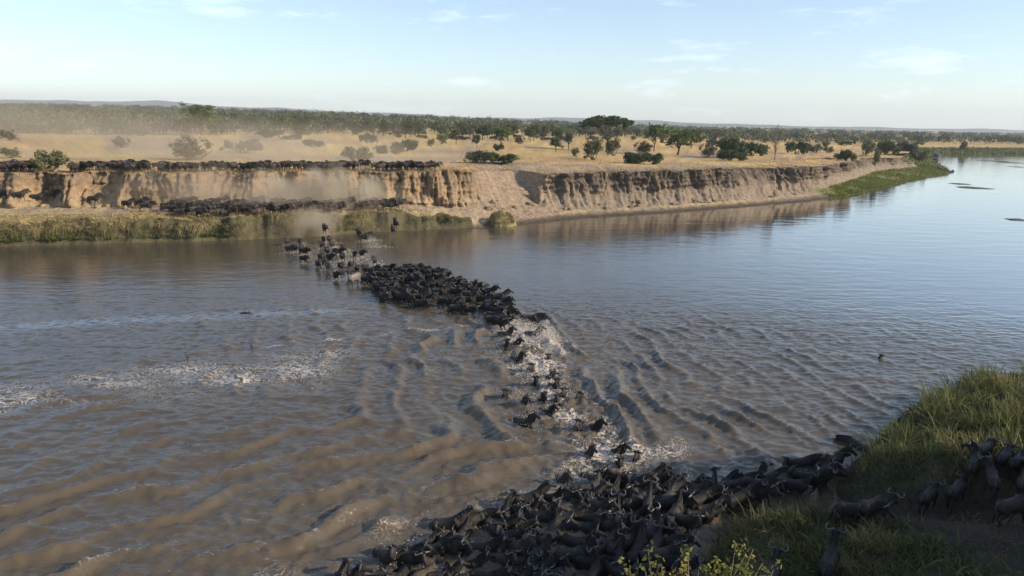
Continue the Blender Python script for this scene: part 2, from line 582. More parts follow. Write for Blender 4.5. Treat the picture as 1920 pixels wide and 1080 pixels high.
colr = mixc(colr, np.array([0.10, 0.115, 0.04]), sstep(200, 260, S2) * (ZONE < 5))
straw = mixc(np.array([0.53, 0.365, 0.145]), np.array([0.44, 0.285, 0.135]), sstep(-0.25, 0.5, n2))
straw = straw * (1 + 0.10 * n3)[..., None]
bare = sstep(0.12, 0.5, fbm(XX * 0.03 + 7, YY * 0.11, 55, 4)) * (1 - sstep(400, 700, YY))
straw = mixc(straw, np.array([0.34, 0.245, 0.17]), bare)
tuft_ = fbm(XX * 0.12 + 3, YY * 0.3, 57, 4, 0.65)
straw = straw * (1 + 0.22 * tuft_ * (1 - sstep(300, 600, YY)))[..., None]
trail = np.clip(1 - np.abs(noise2(XX * 0.012 + 0.3 * noise2(XX * 0.05, YY * 0.05, 70), YY * 0.035, 68)) * 22, 0, 1) * (1 - sstep(250, 400, YY))
straw = mixc(straw, np.array([0.46, 0.34, 0.22]), trail * 0.8)
dirt_edge = sstep(-2, 6, S2) * sstep(60, 48, S2) * (1 - sstep(6, 20, (YY - YY[:, R - 1:R])))
straw = mixc(straw, np.array([0.34, 0.25, 0.18]), np.clip(dirt_edge * (0.75 + 0.6 * n3), 0, 1))
far = sstep(420, 1100, YY)
straw = mixc(straw, np.array([0.24, 0.21, 0.10]), far * 0.85)
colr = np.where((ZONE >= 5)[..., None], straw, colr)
# gully ramp
gw = sstep(-3, 0, S2) * sstep(11, 8, S2) * (ZONE < 5.02) * (ZONE > 2.5)
colr = mixc(colr, np.array([0.325, 0.235, 0.155]) * (1 + 0.15 * n1)[..., None], gw * 0.9)
idx = np.arange(NS * NR).reshape(NS, NR)
quads = np.stack([idx[:-1, :-1], idx[1:, :-1], idx[1:, 1:], idx[:-1, 1:]], -1).reshape(-1, 4)
bank_v = np.stack([XX, YY, ZZ], -1).reshape(-1, 3)
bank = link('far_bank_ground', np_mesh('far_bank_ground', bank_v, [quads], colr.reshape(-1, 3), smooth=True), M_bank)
tag(bank, 'eroded earth river bank and dry grass plain beyond', kind='structure')
bvh = BVHTree.FromPolygons([tuple(v) for v in bank_v], [tuple(q) for q in quads.tolist()])


def drop(x, y, top=400):
    h = bvh.ray_cast(Vector((x, y, top)), Vector((0, 0, -1)))
    return h[0].z if h[0] is not None else float(plain_z(x, y))


def pick(px, py):
    h = bvh.ray_cast(Vector((0, 0, CAM_H)), view_ray(px, py).normalized())
    return h[0] if h[0] is not None else P(px, py, 8)


# ------------------------------------------------------------------ near bank
near_shore = [(420, 190), (140, 100), (70, 62), (50, 51), (34, 45.6), (29, 44.6), (23, 40), (18.2, 34.6), (15.8, 32.0), (13.5, 29.6), (10.8, 28.2),
              (8.2, 25.8), (6.8, 22.6), (4.0, 18.5), (-3, 14), (-20, 10), (-70, 6), (-300, -4)]
NSH = np.array(near_shore)


def shore_dist(x, y):
    """positive on the land side of the near shore"""
    best = np.full(np.shape(x), 1e9)
    sgn = np.zeros(np.shape(x))
    for a, b in zip(NSH[:-1], NSH[1:]):
        d = b - a
        t = np.clip(((x - a[0]) * d[0] + (y - a[1]) * d[1]) / (d @ d), 0, 1)
        ex, ey = x - (a[0] + t * d[0]), y - (a[1] + t * d[1])
        dd = np.hypot(ex, ey)
        cr_ = d[0] * (y - a[1]) - d[1] * (x - a[0])
        upd = dd < best
        sgn = np.where(upd, np.sign(cr_), sgn)
        best = np.where(upd, dd, best)
    return best * sgn


def near_z(x, y):
    x, y = np.asarray(x, float), np.asarray(y, float)
    d = shore_dist(x, y)
    z = np.where(d < 0, np.maximum(-2.2, d * 0.16), 0)
    z = z + 1.15 * sstep(0.0, 2.2, d) + 1.2 * sstep(2, 10, d) + 3.0 * sstep(10, 45, d)
    # trodden gully leading down into the water
    pa, pb = np.array([10.6, 29.4]), np.array([22.0, 26.0])
    dv = pb - pa
    t = np.clip(((x - pa[0]) * dv[0] + (y - pa[1]) * dv[1]) / (dv @ dv), -0.2, 1.4)
    pd = np.hypot(x - (pa[0] + t * dv[0]), y - (pa[1] + t * dv[1]))
    z = z - (0.95 * np.exp(-(pd / 1.9) ** 2)) * sstep(-0.5, 1.5, d)
    z = z + sstep(0, 2, d) * (0.28 * fbm(x * 0.35, y * 0.35, 61, 3) + 0.06 * noise2(x * 1.6, y * 1.6, 62))
    return z


def path_w(x, y):
    pa, pb = np.array([10.0, 29.6]), np.array([22.0, 26.0])
    dv = pb - pa
    t = np.clip(((x - pa[0]) * dv[0] + (y - pa[1]) * dv[1]) / (dv @ dv), 0, 2)
    pd = np.hypot(x - (pa[0] + t * dv[0]), y - (pa[1] + t * dv[1]))
    w = np.exp(-(pd / 1.7) ** 4)
    # wide trampled ground at the bottom right of the view
    w2 = sstep(14.4, 16.5, x + 0.35 * (y - 22)) * sstep(28.2, 26.6, y)
    return np.maximum(w, w2)


gx = np.concatenate([np.arange(-300, -10, 12), np.arange(-10, 2, 1.0), np.arange(2, 46, 0.22), np.arange(46, 100, 2), np.arange(100, 421, 20)])
gy = np.concatenate([np.arange(-160, 8, 8), np.arange(8, 17, 0.8), np.arange(17, 50, 0.22), np.arange(50, 200, 3)])
GX, GY = np.meshgrid(gx, gy, indexing='ij')
GZ = near_z(GX, GY)
SD = shore_dist(GX, GY)
pw_ = path_w(GX, GY)
nn = fbm(GX * 0.6, GY * 0.6, 64, 3)
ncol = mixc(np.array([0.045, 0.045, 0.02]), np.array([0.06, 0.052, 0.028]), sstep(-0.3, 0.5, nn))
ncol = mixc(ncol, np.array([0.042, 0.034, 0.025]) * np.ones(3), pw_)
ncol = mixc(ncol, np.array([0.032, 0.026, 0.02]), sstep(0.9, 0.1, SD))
gi = np.arange(GX.size).reshape(GX.shape)
gq = np.stack([gi[:-1, :-1], gi[1:, :-1], gi[1:, 1:], gi[:-1, 1:]], -1).reshape(-1, 4)
keep = (SD.ravel()[gq] > -16).any(1)
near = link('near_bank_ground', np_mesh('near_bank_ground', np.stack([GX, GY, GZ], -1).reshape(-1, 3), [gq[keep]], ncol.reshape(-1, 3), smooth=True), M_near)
tag(near, 'shaded near river bank with trampled soil', kind='structure')

# ------------------------------------------------------------------ river
TRACK = np.array([(-30, 98), (-22, 89), (-15.5, 80), (-8.4, 70), (-2.9, 63.8), (0.1, 55.4), (1.9, 47.6), (3.0, 41.6), (4.2, 36.9), (5.0, 33.0), (2.5, 29.6), (-1.8, 27.2), (-7.5, 23.2), (-14, 17)])


def track_dist(x, y):
    best = np.full(np.shape(x), 1e9)
    sgn = np.zeros(np.shape(x))
    for a, b in zip(TRACK[:-1], TRACK[1:]):
        d = b - a
        t = np.clip(((x - a[0]) * d[0] + (y - a[1]) * d[1]) / (d @ d), 0, 1)
        dd = np.hypot(x - (a[0] + t * d[0]), y - (a[1] + t * d[1]))
        cr_ = d[0] * (y - a[1]) - d[1] * (x - a[0])
        upd = dd < best
        sgn = np.where(upd, np.sign(cr_), sgn)
        best = np.where(upd, dd, best)
    return best, sgn           # sgn > 0 on the right (upstream) side


def grow(a, b, s0, f):
    out, s = [a], s0
    while out[-1] < b:
        out.append(out[-1] + s)
        s *= f
    return np.array(out)


wxs = np.concatenate([-grow(44, 1400, 0.4, 1.16)[::-1][:-1], np.arange(-44, 44, 0.14), grow(44, 1500, 0.4, 1.16)])
wys = np.concatenate([-grow(-17, 160, 0.5, 1.3)[::-1][:-1] if False else np.array([-150, -60, -20, 0, 8, 13, 15.5]), np.arange(18, 70, 0.135), grow(70, 700, 0.18, 1.035)])
WX, WY = np.meshgrid(wxs, wys, indexing='ij')
TD, TS = track_dist(WX, WY)
wn1 = fbm(WX * 0.16, WY * 0.16, 71, 3)
wn2 = fbm(WX * 0.33, WY * 0.33, 72, 2)
reach = np.where(TS > 0, 12.0, 19.0)
near_y = sstep(66, 54, WY)
amp = np.exp(-TD / reach) * sstep(0.3, 2.0, TD) * near_y
lam = np.where(TS > 0, 1.7, 2.3)
phase = 2 * np.pi * TD / lam + 2.8 * wn1 + 1.3 * wn2
crest = (0.5 + 0.5 * np.sin(phase)) ** 3.4
patch = np.clip(0.6 + 1.25 * fbm(WX * 0.22 + 9, WY * 0.22, 73, 3), 0.05, 1.5)
hz = 0.38 * amp * crest * patch
# crossing chop, stronger in the disturbed water
dist_w = (0.25 + 0.75 * np.exp(-np.maximum(TD - 1, 0) / 16.0)) * sstep(78, 50, WY)
ridge1 = 1 - np.minimum(1, np.abs(fbm(WX * 0.42 + 0.8 * wn2, WY * 0.95 + 0.3 * wn1, 74, 2)) * 2.0)
ridge2 = 1 - np.minimum(1, np.abs(fbm(WX * 0.95 + 0.5 * wn2, WY * 1.9, 78, 2)) * 2.0)
hz += dist_w * (0.10 * ridge1 ** 2 + 0.065 * ridge2 ** 2)
hz += dist_w * 0.06 * fbm(WX * 1.6, WY * 2.8, 75, 2, 0.6)
# long low ripples on the open water
calm = (0.018 + 0.03 * sstep(75, 35, WY)) * (1 - 0.6 * sstep(15, 60, WX) * sstep(45, 80, WY))
hz += calm * fbm(WX * 0.35, WY * 0.95, 76, 3)
# boiling water right along the line of animals
churn = np.exp(-(TD / 2.3) ** 2) * sstep(62, 57, WY) * sstep(29, 34, WY)
hz += churn * 0.30 * np.abs(fbm(WX * 1.3, WY * 1.3, 77, 3))
shallow = sstep(-0.2, 1.0, -shore_dist(WX, WY))
hz *= shallow
foam = 0.95 * np.exp(-(TD / 1.5) ** 2) * sstep(62, 57, WY) * (0.12 + 0.88 * sstep(28, 34, WY)) * np.clip(0.55 + 1.1 * fbm(WX * 0.35, WY * 0.35, 81, 3), 0, 1)
foam += 0.30 * np.exp(-(TD / 5.0) ** 2) * sstep(60, 52, WY) * np.clip(0.2 + 1.2 * fbm(WX * 0.5 + 3, WY * 0.5, 82, 3), 0, 1)
foam += 0.26 * sstep(0.72, 0.98, crest) * sstep(0.25, 0.62, amp) * np.clip(0.2 + 1.6 * fbm(WX * 0.4, WY * 0.4 + 4, 83, 2), 0, 1)
# big splash where the swimmers break into deeper water
for fx_, fy_, fr_, fv_ in [(0.6, 54.6, 2.4, 1.2), (2.4, 52.0, 1.7, 1.2), (3.2, 49.8, 1.4, 0.9), (1.0, 46, 1.6, 0.7), (5.9, 33.6, 1.6, 0.9), (8.0, 34.0, 1.1, 0.9), (-22.5, 93, 1.5, 0.5), (-18.5, 88, 2.5, 0.5), (-16.5, 81, 2.2, 0.5)]:
    foam += 0.85 * fv_ * np.exp(-(((WX - fx_) ** 2 + (WY - fy_) ** 2) / (0.75 * fr_) ** 2))
# drifting foam bands on the left: centre line in plan
fl = [tuple(P(px, py)[:2]) for px, py in [(0, 758), (150, 728), (300, 708), (450, 700), (560, 690), (690, 672)]]
fly = np.interp(WX, [p[0] for p in fl], [p[1] for p in fl])
band = np.exp(-((WY - fly) / 4.0) ** 2) * sstep(-9.5, -12.5, WX) * sstep(-60, -40, WX)
foam += 0.62 * band * np.clip(0.8 + 0.7 * fbm(WX * 0.18, WY * 0.5, 84, 3), 0, 1.2)
fl2 = [tuple(P(px, py)[:2]) for px, py in [(200, 672), (420, 652), (560, 645), (640, 638), (720, 628), (800, 618), (900, 612)]]
fly2 = np.interp(WX, [p[0] for p in fl2], [p[1] for p in fl2]) + 0.5 * noise2(WX * 0.3, WX * 0, 85)
foam += 0.75 * np.clip(0.1 + 1.6 * fbm(WX * 0.5, WY * 0.9, 86, 2), 0, 1) * np.exp(-((WY - fly2) / 0.4) ** 2) * sstep(-1, -4, WX) * sstep(-24, -16, WX)
foam = np.clip(foam * 0.85, 0, 0.85)
silt_crest = np.clip(0.62 * np.exp(-TD / 14) * sstep(72, 55, WY) + 0.25 * amp * crest * 2 + 0.16, 0, 1)  # silt stirred up along the track, plus sunlit brown painted on wave crests
rip = np.clip(0.17 + 0.30 * sstep(70, 30, WY) + 0.30 * np.exp(-TD / 8) - 0.13 * sstep(5, 50, WX) - 0.05 * sstep(90, 200, WY), 0.025, 1)
slick = np.exp(-((WY - np.interp(WX, [-46, -30, -14], [51.5, 56.5, 60.5])) / 1.6) ** 2) * sstep(-10, -16, WX)
rip = rip * (1 - 0.75 * slick)
wcol = np.stack([foam, silt_crest, rip], -1).reshape(-1, 3)
wi = np.arange(WX.size).reshape(WX.shape)
wq = np.stack([wi[:-1, :-1], wi[1:, :-1], wi[1:, 1:], wi[:-1, 1:]], -1).reshape(-1, 4)
inland = (shore_dist(WX, WY) > 6).ravel()[wq].all(1)
fy_bank = np.interp(WX, st, wy)
inland |= (WY > fy_bank + 8).ravel()[wq].all(1)
river = link('river_water', np_mesh('river_water', np.stack([WX, WY, hz], -1).reshape(-1, 3), [wq[~inland]], wcol, smooth=True), M_water)
tag(river, 'muddy brown river with wakes and drifting foam', kind='structure')


def water_h(x, y):
    i = int(np.clip(np.searchsorted(wxs, x), 1, len(wxs) - 1))
    j = int(np.clip(np.searchsorted(wys, y), 1, len(wys) - 1))
    return float(hz[i, j])


# ------------------------------------------------------------------ far hills
def hills():
    u = np.linspace(-1.5, 1.6, 300)
    prof = np.interp(u, [-1.5, -0.70, -0.60, -0.52, -0.47, -0.40, -0.2, 0.0, 0.12, 0.25, 0.45, 0.6, 1.6], [26, 25, 27, 24, 28, 22, 13, 8, 10, 5, 3, 2, 2]) / F_PX
    vs, cs = [], []
    for k, (d, h) in enumerate([(5200, 0.0), (5800, 0.35), (6300, 0.7), (6800, 1.0), (7400, 0.6), (8400, -0.1)]):
        x = u * d
        z = 12 + (prof * 6800 * 1.0 + 14 * noise2(u * 9, u * 0 + k, 91) * h + 6 * noise2(u * 30, u * 0 + k * 2, 92) * h) * h
        vs.append(np.stack([x, np.full_like(x, d) + 250 * noise2(u * 4, u * 0 + k, 93), z], -1))
        cs.append(np.tile([0.085, 0.082, 0.05], (len(u), 1)))
    v = np.concatenate(vs)
    i = np.arange(len(v)).reshape(6, -1)
    q = np.stack([i[:-1, :-1], i[:-1, 1:], i[1:, 1:], i[1:, :-1]], -1).reshape(-1, 4)
    tag(link('far_hills', np_mesh('far_hills', v, [q], np.concatenate(cs), smooth=True), M_hill), 'low blue ridge of hills on the far horizon', kind='structure')


hills()
# ------------------------------------------------------------------ trees and bushes
def leaf_cloud(centres, radii, per, size, base_col, seed, flat=1.0, tri=False):
    """leaf-sized faces scattered round clump centres -> verts, quads, colours"""
    r = np.random.default_rng(seed)
    cc = np.repeat(np.asarray(centres, float), per, 0)
    rr = np.repeat(np.asarray(radii, float), per)
    n = len(cc)
    d = r.normal(size=(n, 3))
    d /= np.linalg.norm(d, axis=1)[:, None]
    rad = rr * r.random(n) ** 0.45
    p = cc + d * rad[:, None] * np.array([1, 1, flat])
    a = r.normal(size=(n, 3))
    a[:, 2] *= 0.6
    a /= np.linalg.norm(a, axis=1)[:, None]
    b = np.cross(a, r.normal(size=(n, 3)))
    b /= np.linalg.norm(b, axis=1)[:, None]
    s = size * r.uniform(0.6, 1.4, n)[:, None]
    a, b = a * s, b * s * 0.62
    v = np.stack([p - a - b * 0.4, p + b, p + a + b * 0.3, p - b * 0.9], 1).reshape(-1, 3)
    q = np.arange(n * 4).reshape(-1, 4)
    cl = np.repeat(r.uniform(0.72, 1.3, len(centres)), per) * r.uniform(0.8, 1.2, n)
    hue = np.repeat(r.uniform(-1, 1, len(centres)), per)
    col = np.asarray(base_col)[None, :] * cl[:, None] * np.stack([1 + 0.14 * hue, np.ones(n), 1 - 0.1 * hue], -1)
    return v, q, np.repeat(col, 4, 0)


def limb(S, p0, p1, r0, r1, bend, rnd, col, n=5, seg=6):
    p0, p1 = Vector(p0), Vector(p1)
    off = Vector((rnd.uniform(-1, 1), rnd.uniform(-1, 1), rnd.uniform(-0.3, 0.3))) * bend
    pts = [p0.lerp(p1, i / (n - 1)) + off * math.sin(math.pi * i / (n - 1)) for i in range(n)]
    rad = [r0 + (r1 - r0) * i / (n - 1) for i in range(n)]
    S.loft(pts, rad, ref=(0.31, 0.95, 0.05), seg=seg, col=col)
    return pts


def make_plant(kind, seed):
    """-> (trunk mesh, crown mesh); unit metres, base at the origin"""
    rnd = random.Random(seed)
    S = Shapes()
    cen, rad = [], []
    bark = (0.10, 0.082, 0.065)
    if kind == 'acacia':                      # big umbrella thorn
        h, w = 10.3, 6.9
        fork = Vector((0.2, 0.1, 3.0))
        limb(S, (0, 0, -0.4), fork, 0.36, 0.27, 0.15, rnd, bark, 5, 9)
        for k in range(9):
            a = 2 * math.pi * k / 9 + rnd.uniform(-0.25, 0.25)
            rr = w * rnd.uniform(0.35, 0.72)
            mid = fork + Vector((math.cos(a) * rr * 0.45, math.sin(a) * rr * 0.45, rnd.uniform(1.8, 2.6)))
            end = Vector((math.cos(a) * rr, math.sin(a) * rr, rnd.uniform(6.6, 7.8)))
            limb(S, fork, mid, 0.17, 0.11, 0.2, rnd, bark, 4)
            limb(S, mid, end, 0.11, 0.05, 0.3, rnd, bark, 4)
            for j in range(4):
                b = a + rnd.uniform(-0.6, 0.6)
                r2 = rr * rnd.uniform(0.8, 1.35)
                e2 = Vector((math.cos(b) * r2, math.sin(b) * r2, rnd.uniform(7.2, 8.8)))
                limb(S, mid.lerp(end, rnd.uniform(0.3, 0.9)), e2, 0.055, 0.022, 0.2, rnd, bark, 3, 5)
        for k in range(190):
            a, q = rnd.uniform(0, 2 * math.pi), math.sqrt(rnd.random())
            x, y = math.cos(a) * w * q, math.sin(a) * w * q
            top = 9.5 - 1.9 * q ** 2.8
            cen.append((x, y, top - rnd.random() ** 1.6 * 1.7 * (1.1 - 0.5 * q)))
            rad.append(rnd.uniform(0.55, 1.05))
        leaf = leaf_cloud(cen, rad, 52, 0.19, (0.052, 0.072, 0.028), seed, 0.62)
    elif kind in ('tree', 'green_tree', 'grey_tree'):
        h = 6.0
        n_l = {'tree': 74, 'green_tree': 80, 'grey_tree': 52}[kind]
        base = {'tree': (0.085, 0.105, 0.040), 'green_tree': (0.115, 0.155, 0.042), 'grey_tree': (0.125, 0.112, 0.072)}[kind]
        fork = Vector((rnd.uniform(-0.2, 0.2), rnd.uniform(-0.2, 0.2), rnd.uniform(1.2, 1.8)))
        limb(S, (0, 0, -0.4), fork, 0.19, 0.14, 0.12, rnd, bark, 4, 7)
        for k in range(6):
            a = 2 * math.pi * k / 6 + rnd.uniform(-0.4, 0.4)
            rr = rnd.uniform(0.9, 2.1)
            end = Vector((math.cos(a) * rr, math.sin(a) * rr, rnd.uniform(3.4, 5.2)))
            limb(S, fork, end, 0.085, 0.03, 0.3, rnd, bark, 4)
        lob = [(rnd.uniform(-1.5, 1.5), rnd.uniform(-1.5, 1.5), rnd.uniform(2.2, 4.9), rnd.uniform(0.9, 1.6)) for _ in range(7)] + [(0, 0, 4.3, 1.6)]
        for k in range(n_l):
            x, y, z, r_ = rnd.choice(lob)
            a, e, q = rnd.uniform(0, 2 * math.pi), rnd.uniform(-0.7, 1.2), rnd.uniform(0.45, 1.0) * r_
            cen.append((x + math.cos(a) * math.cos(e) * q, y + math.sin(a) * math.cos(e) * q, max(1.0, z + math.sin(e) * q * 0.8)))
            rad.append(rnd.uniform(0.40, 0.75))
        leaf = leaf_cloud(cen, rad, 40 if kind != 'grey_tree' else 26, 0.17, base, seed, 0.8)
    elif kind in ('bush', 'shrub', 'dry_bush'):
        base = {'bush': (0.072, 0.098, 0.036), 'shrub': (0.15, 0.155, 0.07), 'dry_bush': (0.17, 0.14, 0.085)}[kind]
        for k in range(9):
            a, rr = rnd.uniform(0, 6.28), rnd.uniform(0.5, 1.9)
            limb(S, (rnd.uniform(-0.3, 0.3), rnd.uniform(-0.3, 0.3), -0.2), (math.cos(a) * rr, math.sin(a) * rr, rnd.uniform(0.8, 1.9)), 0.055, 0.015, 0.15, rnd, bark, 4, 5)
        lob = [(rnd.uniform(-1.6, 1.6), rnd.uniform(-1.1, 1.1), rnd.uniform(0.5, 1.2), rnd.uniform(0.6, 1.1)) for _ in range(7)]
        for k in range(110 if kind == 'bush' else 80):
            x, y, z, r_ = rnd.choice(lob)
            a, e, q = rnd.uniform(0, 6.28), rnd.uniform(-0.6, 1.4), rnd.uniform(0.2, 1.0) * r_
            cen.append((x + math.cos(a) * math.cos(e) * q, y + math.sin(a) * math.cos(e) * q, max(0.22, z + math.sin(e) * q * 0.85)))
            rad.append(rnd.uniform(0.28, 0.5))
        leaf = leaf_cloud(cen, rad, 42 if kind == 'bush' else 30, 0.12, base, seed, 0.85)
    else:                                     # bare_tree
        grey = (0.17, 0.14, 0.11)
        tips = []
        top = Vector((0.2, 0.0, 2.4))
        limb(S, (0, 0, -0.3), top, 0.10, 0.07, 0.1, rnd, grey, 4, 6)
        for k in range(14):
            a, rr = rnd.uniform(0, 6.28), rnd.uniform(0.4, 1.3)
            s0 = Vector((0.1, 0, rnd.uniform(0.6, 2.4)))
            end = s0 + Vector((math.cos(a) * rr, math.sin(a) * rr, rnd.uniform(0.8, 2.4)))
            limb(S, s0, end, 0.04, 0.015, 0.15, rnd, grey, 4, 5)
            tips.append(tuple(end))
            for j in range(3):
                e2 = end + Vector((rnd.uniform(-0.5, 0.5), rnd.uniform(-0.5, 0.5), rnd.uniform(0, 0.7)))
                limb(S, s0.lerp(end, rnd.uniform(0.4, 0.9)), e2, 0.018, 0.007, 0.06, rnd, grey, 3, 4)
                tips.append(tuple(e2))
        leaf = leaf_cloud(tips, [0.3] * len(tips), 7, 0.07, (0.15, 0.125, 0.075), seed, 1.0)
    tm = S.mesh(kind + '_trunk', M_wood)
    cm_ = np_mesh(kind + '_crown', leaf[0], [leaf[1]], leaf[2])
    cm_.materials.append(M_leaf)
    return tm, cm_


PLANT = {}
for kd, cnt in (('acacia', 1), ('tree', 4), ('green_tree', 2), ('grey_tree', 3), ('bush', 4), ('shrub', 3), ('dry_bush', 2), ('bare_tree', 2)):
    PLANT[kd] = [make_plant(kd, 100 + 13 * i + len(kd) * 7) for i in range(cnt)]
PLANT_SIZE = {'acacia': (12.6, 10.3), 'tree': (5.6, 6.0), 'green_tree': (5.6, 6.0), 'grey_tree': (5.6, 6.0), 'bush': (4.9, 2.2), 'shrub': (4.9, 2.2), 'dry_bush': (4.9, 2.2), 'bare_tree': (3.0, 4.6)}
NAME = {'acacia': 'acacia_tree', 'tree': 'savanna_tree', 'green_tree': 'savanna_tree', 'grey_tree': 'savanna_tree', 'bush': 'bush', 'shrub': 'bush', 'dry_bush': 'bush', 'bare_tree': 'bare_tree'}


def plant(kind, loc, sx, sz, label, group, var=None, woody=True):
    tm, cm_ = PLANT[kind][(var if var is not None else random.randrange(99)) % len(PLANT[kind])]
    e = bpy.data.objects.new(NAME[kind], None)
    e.empty_display_size = 0.5
    C.objects.link(e)
    e.location = loc
    e.rotation_euler = (0, 0, random.uniform(0, 6.28) if NAME[kind] != 'bush' else random.uniform(-0.5, 0.5) + random.choice([0, math.pi]))
    e.scale = (sx, sx, sz)
    tag(e, label, 'bush' if NAME[kind] == 'bush' else 'tree', group)
    if woody:
        t = bpy.data.objects.new('trunk', tm) if NAME[kind] != 'bush' else bpy.data.objects.new('stem', tm)
        C.objects.link(t)
        t.parent = e
    c = bpy.data.objects.new('crown' if NAME[kind] != 'bush' else 'foliage', cm_)
    C.objects.link(c)
    c.parent = e
    return e


# (kind, base pixel, width px, height px, label)  sizes measured on the photograph, turned into metres at the picked spot
SPECIMENS = [
    ('acacia', 1137, 286, 86, 69, 'tall dark flat-topped acacia standing alone above the cliff'),
    ('bush', 905, 306, 58, 26, 'broad dark green bush at left end of the thicket left of the gully'),
    ('bush', 945, 307, 60, 20, 'low green bush at right end of the thicket left of the gully'),
    ('shrub', 1112, 300, 56, 38, 'loose green bush at the foot of the tall acacia, left side'),
    ('shrub', 1150, 292, 44, 30, 'grey-green bush just right of the tall acacia trunk'),
    ('bush', 1190, 307, 56, 24, 'dark green bush on the cliff edge below the acacia'),
    ('bush', 1226, 308, 40, 22, 'small dark green bush next to the cliff edge right of the acacia'),
    ('green_tree', 1226, 284, 36, 46, 'bright green slim tree right of the tall acacia'),
    ('green_tree', 1270, 291, 62, 46, 'rounded green tree on a short trunk, right of the slim green tree'),
    ('tree', 1296, 278, 30, 32, 'small dark tree behind the rounded green tree'),
    ('dry_bush', 1204, 288, 44, 20, 'grey leafless bush between the acacia and the green trees'),
    ('bush', 1372, 296, 50, 40, 'dark leaning bush with bare branches at its left'),
    ('bush', 1410, 292, 44, 26, 'dark bush in the middle of the long thicket above the right cliff'),
    ('bush', 1368, 301, 52, 20, 'low rounded dark bush in front of the long thicket above the right cliff'),
    ('bush', 1430, 288, 30, 20, 'small dark bush at the right end of the long thicket'),
    ('dry_bush', 1325, 296, 40, 24, 'dry straggly bush at the left end of the long thicket'),
    ('bare_tree', 1452, 300, 24, 52, 'thin bare grey tree above the right cliff'),
    ('bush', 1492, 289, 42, 27, 'round dark bush standing alone right of the bare tree'),
    ('shrub', 1528, 286, 36, 16, 'low green bush right of the round dark bush'),
    ('shrub', 1553, 287, 22, 12, 'tiny low bush near the cliff edge far right'),
    ('bush', 1586, 302, 30, 22, 'dark bush on the far right cliff edge'),
    ('shrub', 1570, 300, 30, 12, 'flat grey bush on the far right cliff edge'),
    ('shrub', 1622, 290, 44, 24, 'green bush over the far right cliff'),
    ('bush', 1660, 290, 44, 26, 'dark green bush leaning over the far right cliff'),
    ('bush', 1694, 292, 50, 26, 'dark green bush at the end of the far right cliff'),
    ('shrub', 1640, 310, 24, 30, 'green creeper bush hanging on the far right cliff face'),
    ('shrub', 1720, 305, 40, 24, 'green bush on the slope at the river bend'),
    ('bush', 762, 284, 46, 23, 'rounded dark green bush behind the right end of the upper herd'),
    ('bush', 715, 288, 34, 18, 'left dark bush of the pair behind the upper herd'),
    ('shrub', 670, 304, 66, 28, 'dusty grey-green bush right behind the upper herd'),
    ('shrub', 745, 290, 26, 14, 'small green bush between the two dark bushes behind the upper herd'),
    ('bush', 585, 275, 36, 14, 'small dark bush on the straw plain at left centre'),
    ('dry_bush', 458, 287, 72, 30, 'dusty grey bush on the plain behind the upper herd'),
    ('dry_bush', 362, 300, 90, 38, 'large dust-covered bush just behind the upper herd'),
    ('dry_bush', 230, 277, 36, 18, 'small dusty bush alone on the straw plain'),
    ('dry_bush', 265, 255, 40, 24, 'dusty bush in front of the left trees'),
    ('shrub', 18, 263, 46, 18, 'low dusty bush at the left edge of the plain'),
    ('shrub', 20, 296, 50, 18, 'dusty bush behind the herd at the left edge'),
    ('shrub', 92, 322, 74, 38, 'tall green bush on the cliff rim at the left'),
    ('shrub', 150, 322, 50, 18, 'low green bush on the cliff rim beside the tall one'),
    ('green_tree', 378, 254, 62, 52, 'wide rounded green tree at the front of the left woodland'),
    ('tree', 565, 262, 46, 26, 'green spreading tree at right edge of the left woodland'),
    ('bush', 500, 258, 44, 18, 'dark bush at the front of the left woodland'),
    ('bush', 550, 262, 34, 10, 'low dark bush at the front of the left woodland edge'),
    ('green_tree', 940, 270, 34, 30, 'bright green rounded tree in the middle of the plain'),
    ('tree', 992, 262, 20, 20, 'small dark round tree in the middle of the plain'),
    ('bush', 933, 283, 20, 14, 'little dark bush below the bright green tree'),
    ('tree', 855, 272, 22, 28, 'small dark tree on a thin trunk in the middle plain'),
    ('tree', 893, 276, 16, 20, 'tiny tree on the middle plain'),
    ('tree', 1042, 284, 30, 26, 'small tree on the plain left of the tall acacia'),
    ('grey_tree', 1066, 280, 24, 30, 'thin grey tree left of the tall acacia'),
    ('shrub', 1080, 294, 24, 16, 'small grey bush left of the acacia thicket'),
    ('bush', 688, 268, 34, 18, 'round bush on the middle plain'),
    ('grey_tree', 700, 262, 26, 34, 'brownish tree above the middle plain'),
    ('shrub', 828, 270, 32, 18, 'grey-green bush on the middle plain'),
    ('shrub', 808, 275, 22, 14, 'low bush beside the small dark tree'),
    ('dry_bush', 975, 270, 26, 14, 'dry brown bush near the bright green tree'),
    ('shrub', 1435, 268, 18, 10, 'small bush on the right straw field'),
    ('bush', 1345, 275, 36, 14, 'dark bush behind the long thicket'),
    ('shrub', 1550, 277, 24, 12, 'green bush on the right straw field'),
    ('bush', 1585, 273, 24, 10, 'dark bush on the far right straw field'),
    ('tree', 1805, 287, 18, 20, 'single dark tree on the green far bank at the right'),
]
for kd, bx, by, wp, hp, lab in SPECIMENS:
    p = pick(bx, by)
    m = p.y / F_PX
    w0, h0 = PLANT_SIZE[kd]
    plant(kd, (p.x, p.y, p.z - 0.05), wp * m / w0 * (1.15 if kd != 'acacia' else 1.08), hp * m / h0 * (1.15 if kd != 'acacia' else 1.02), lab, None)

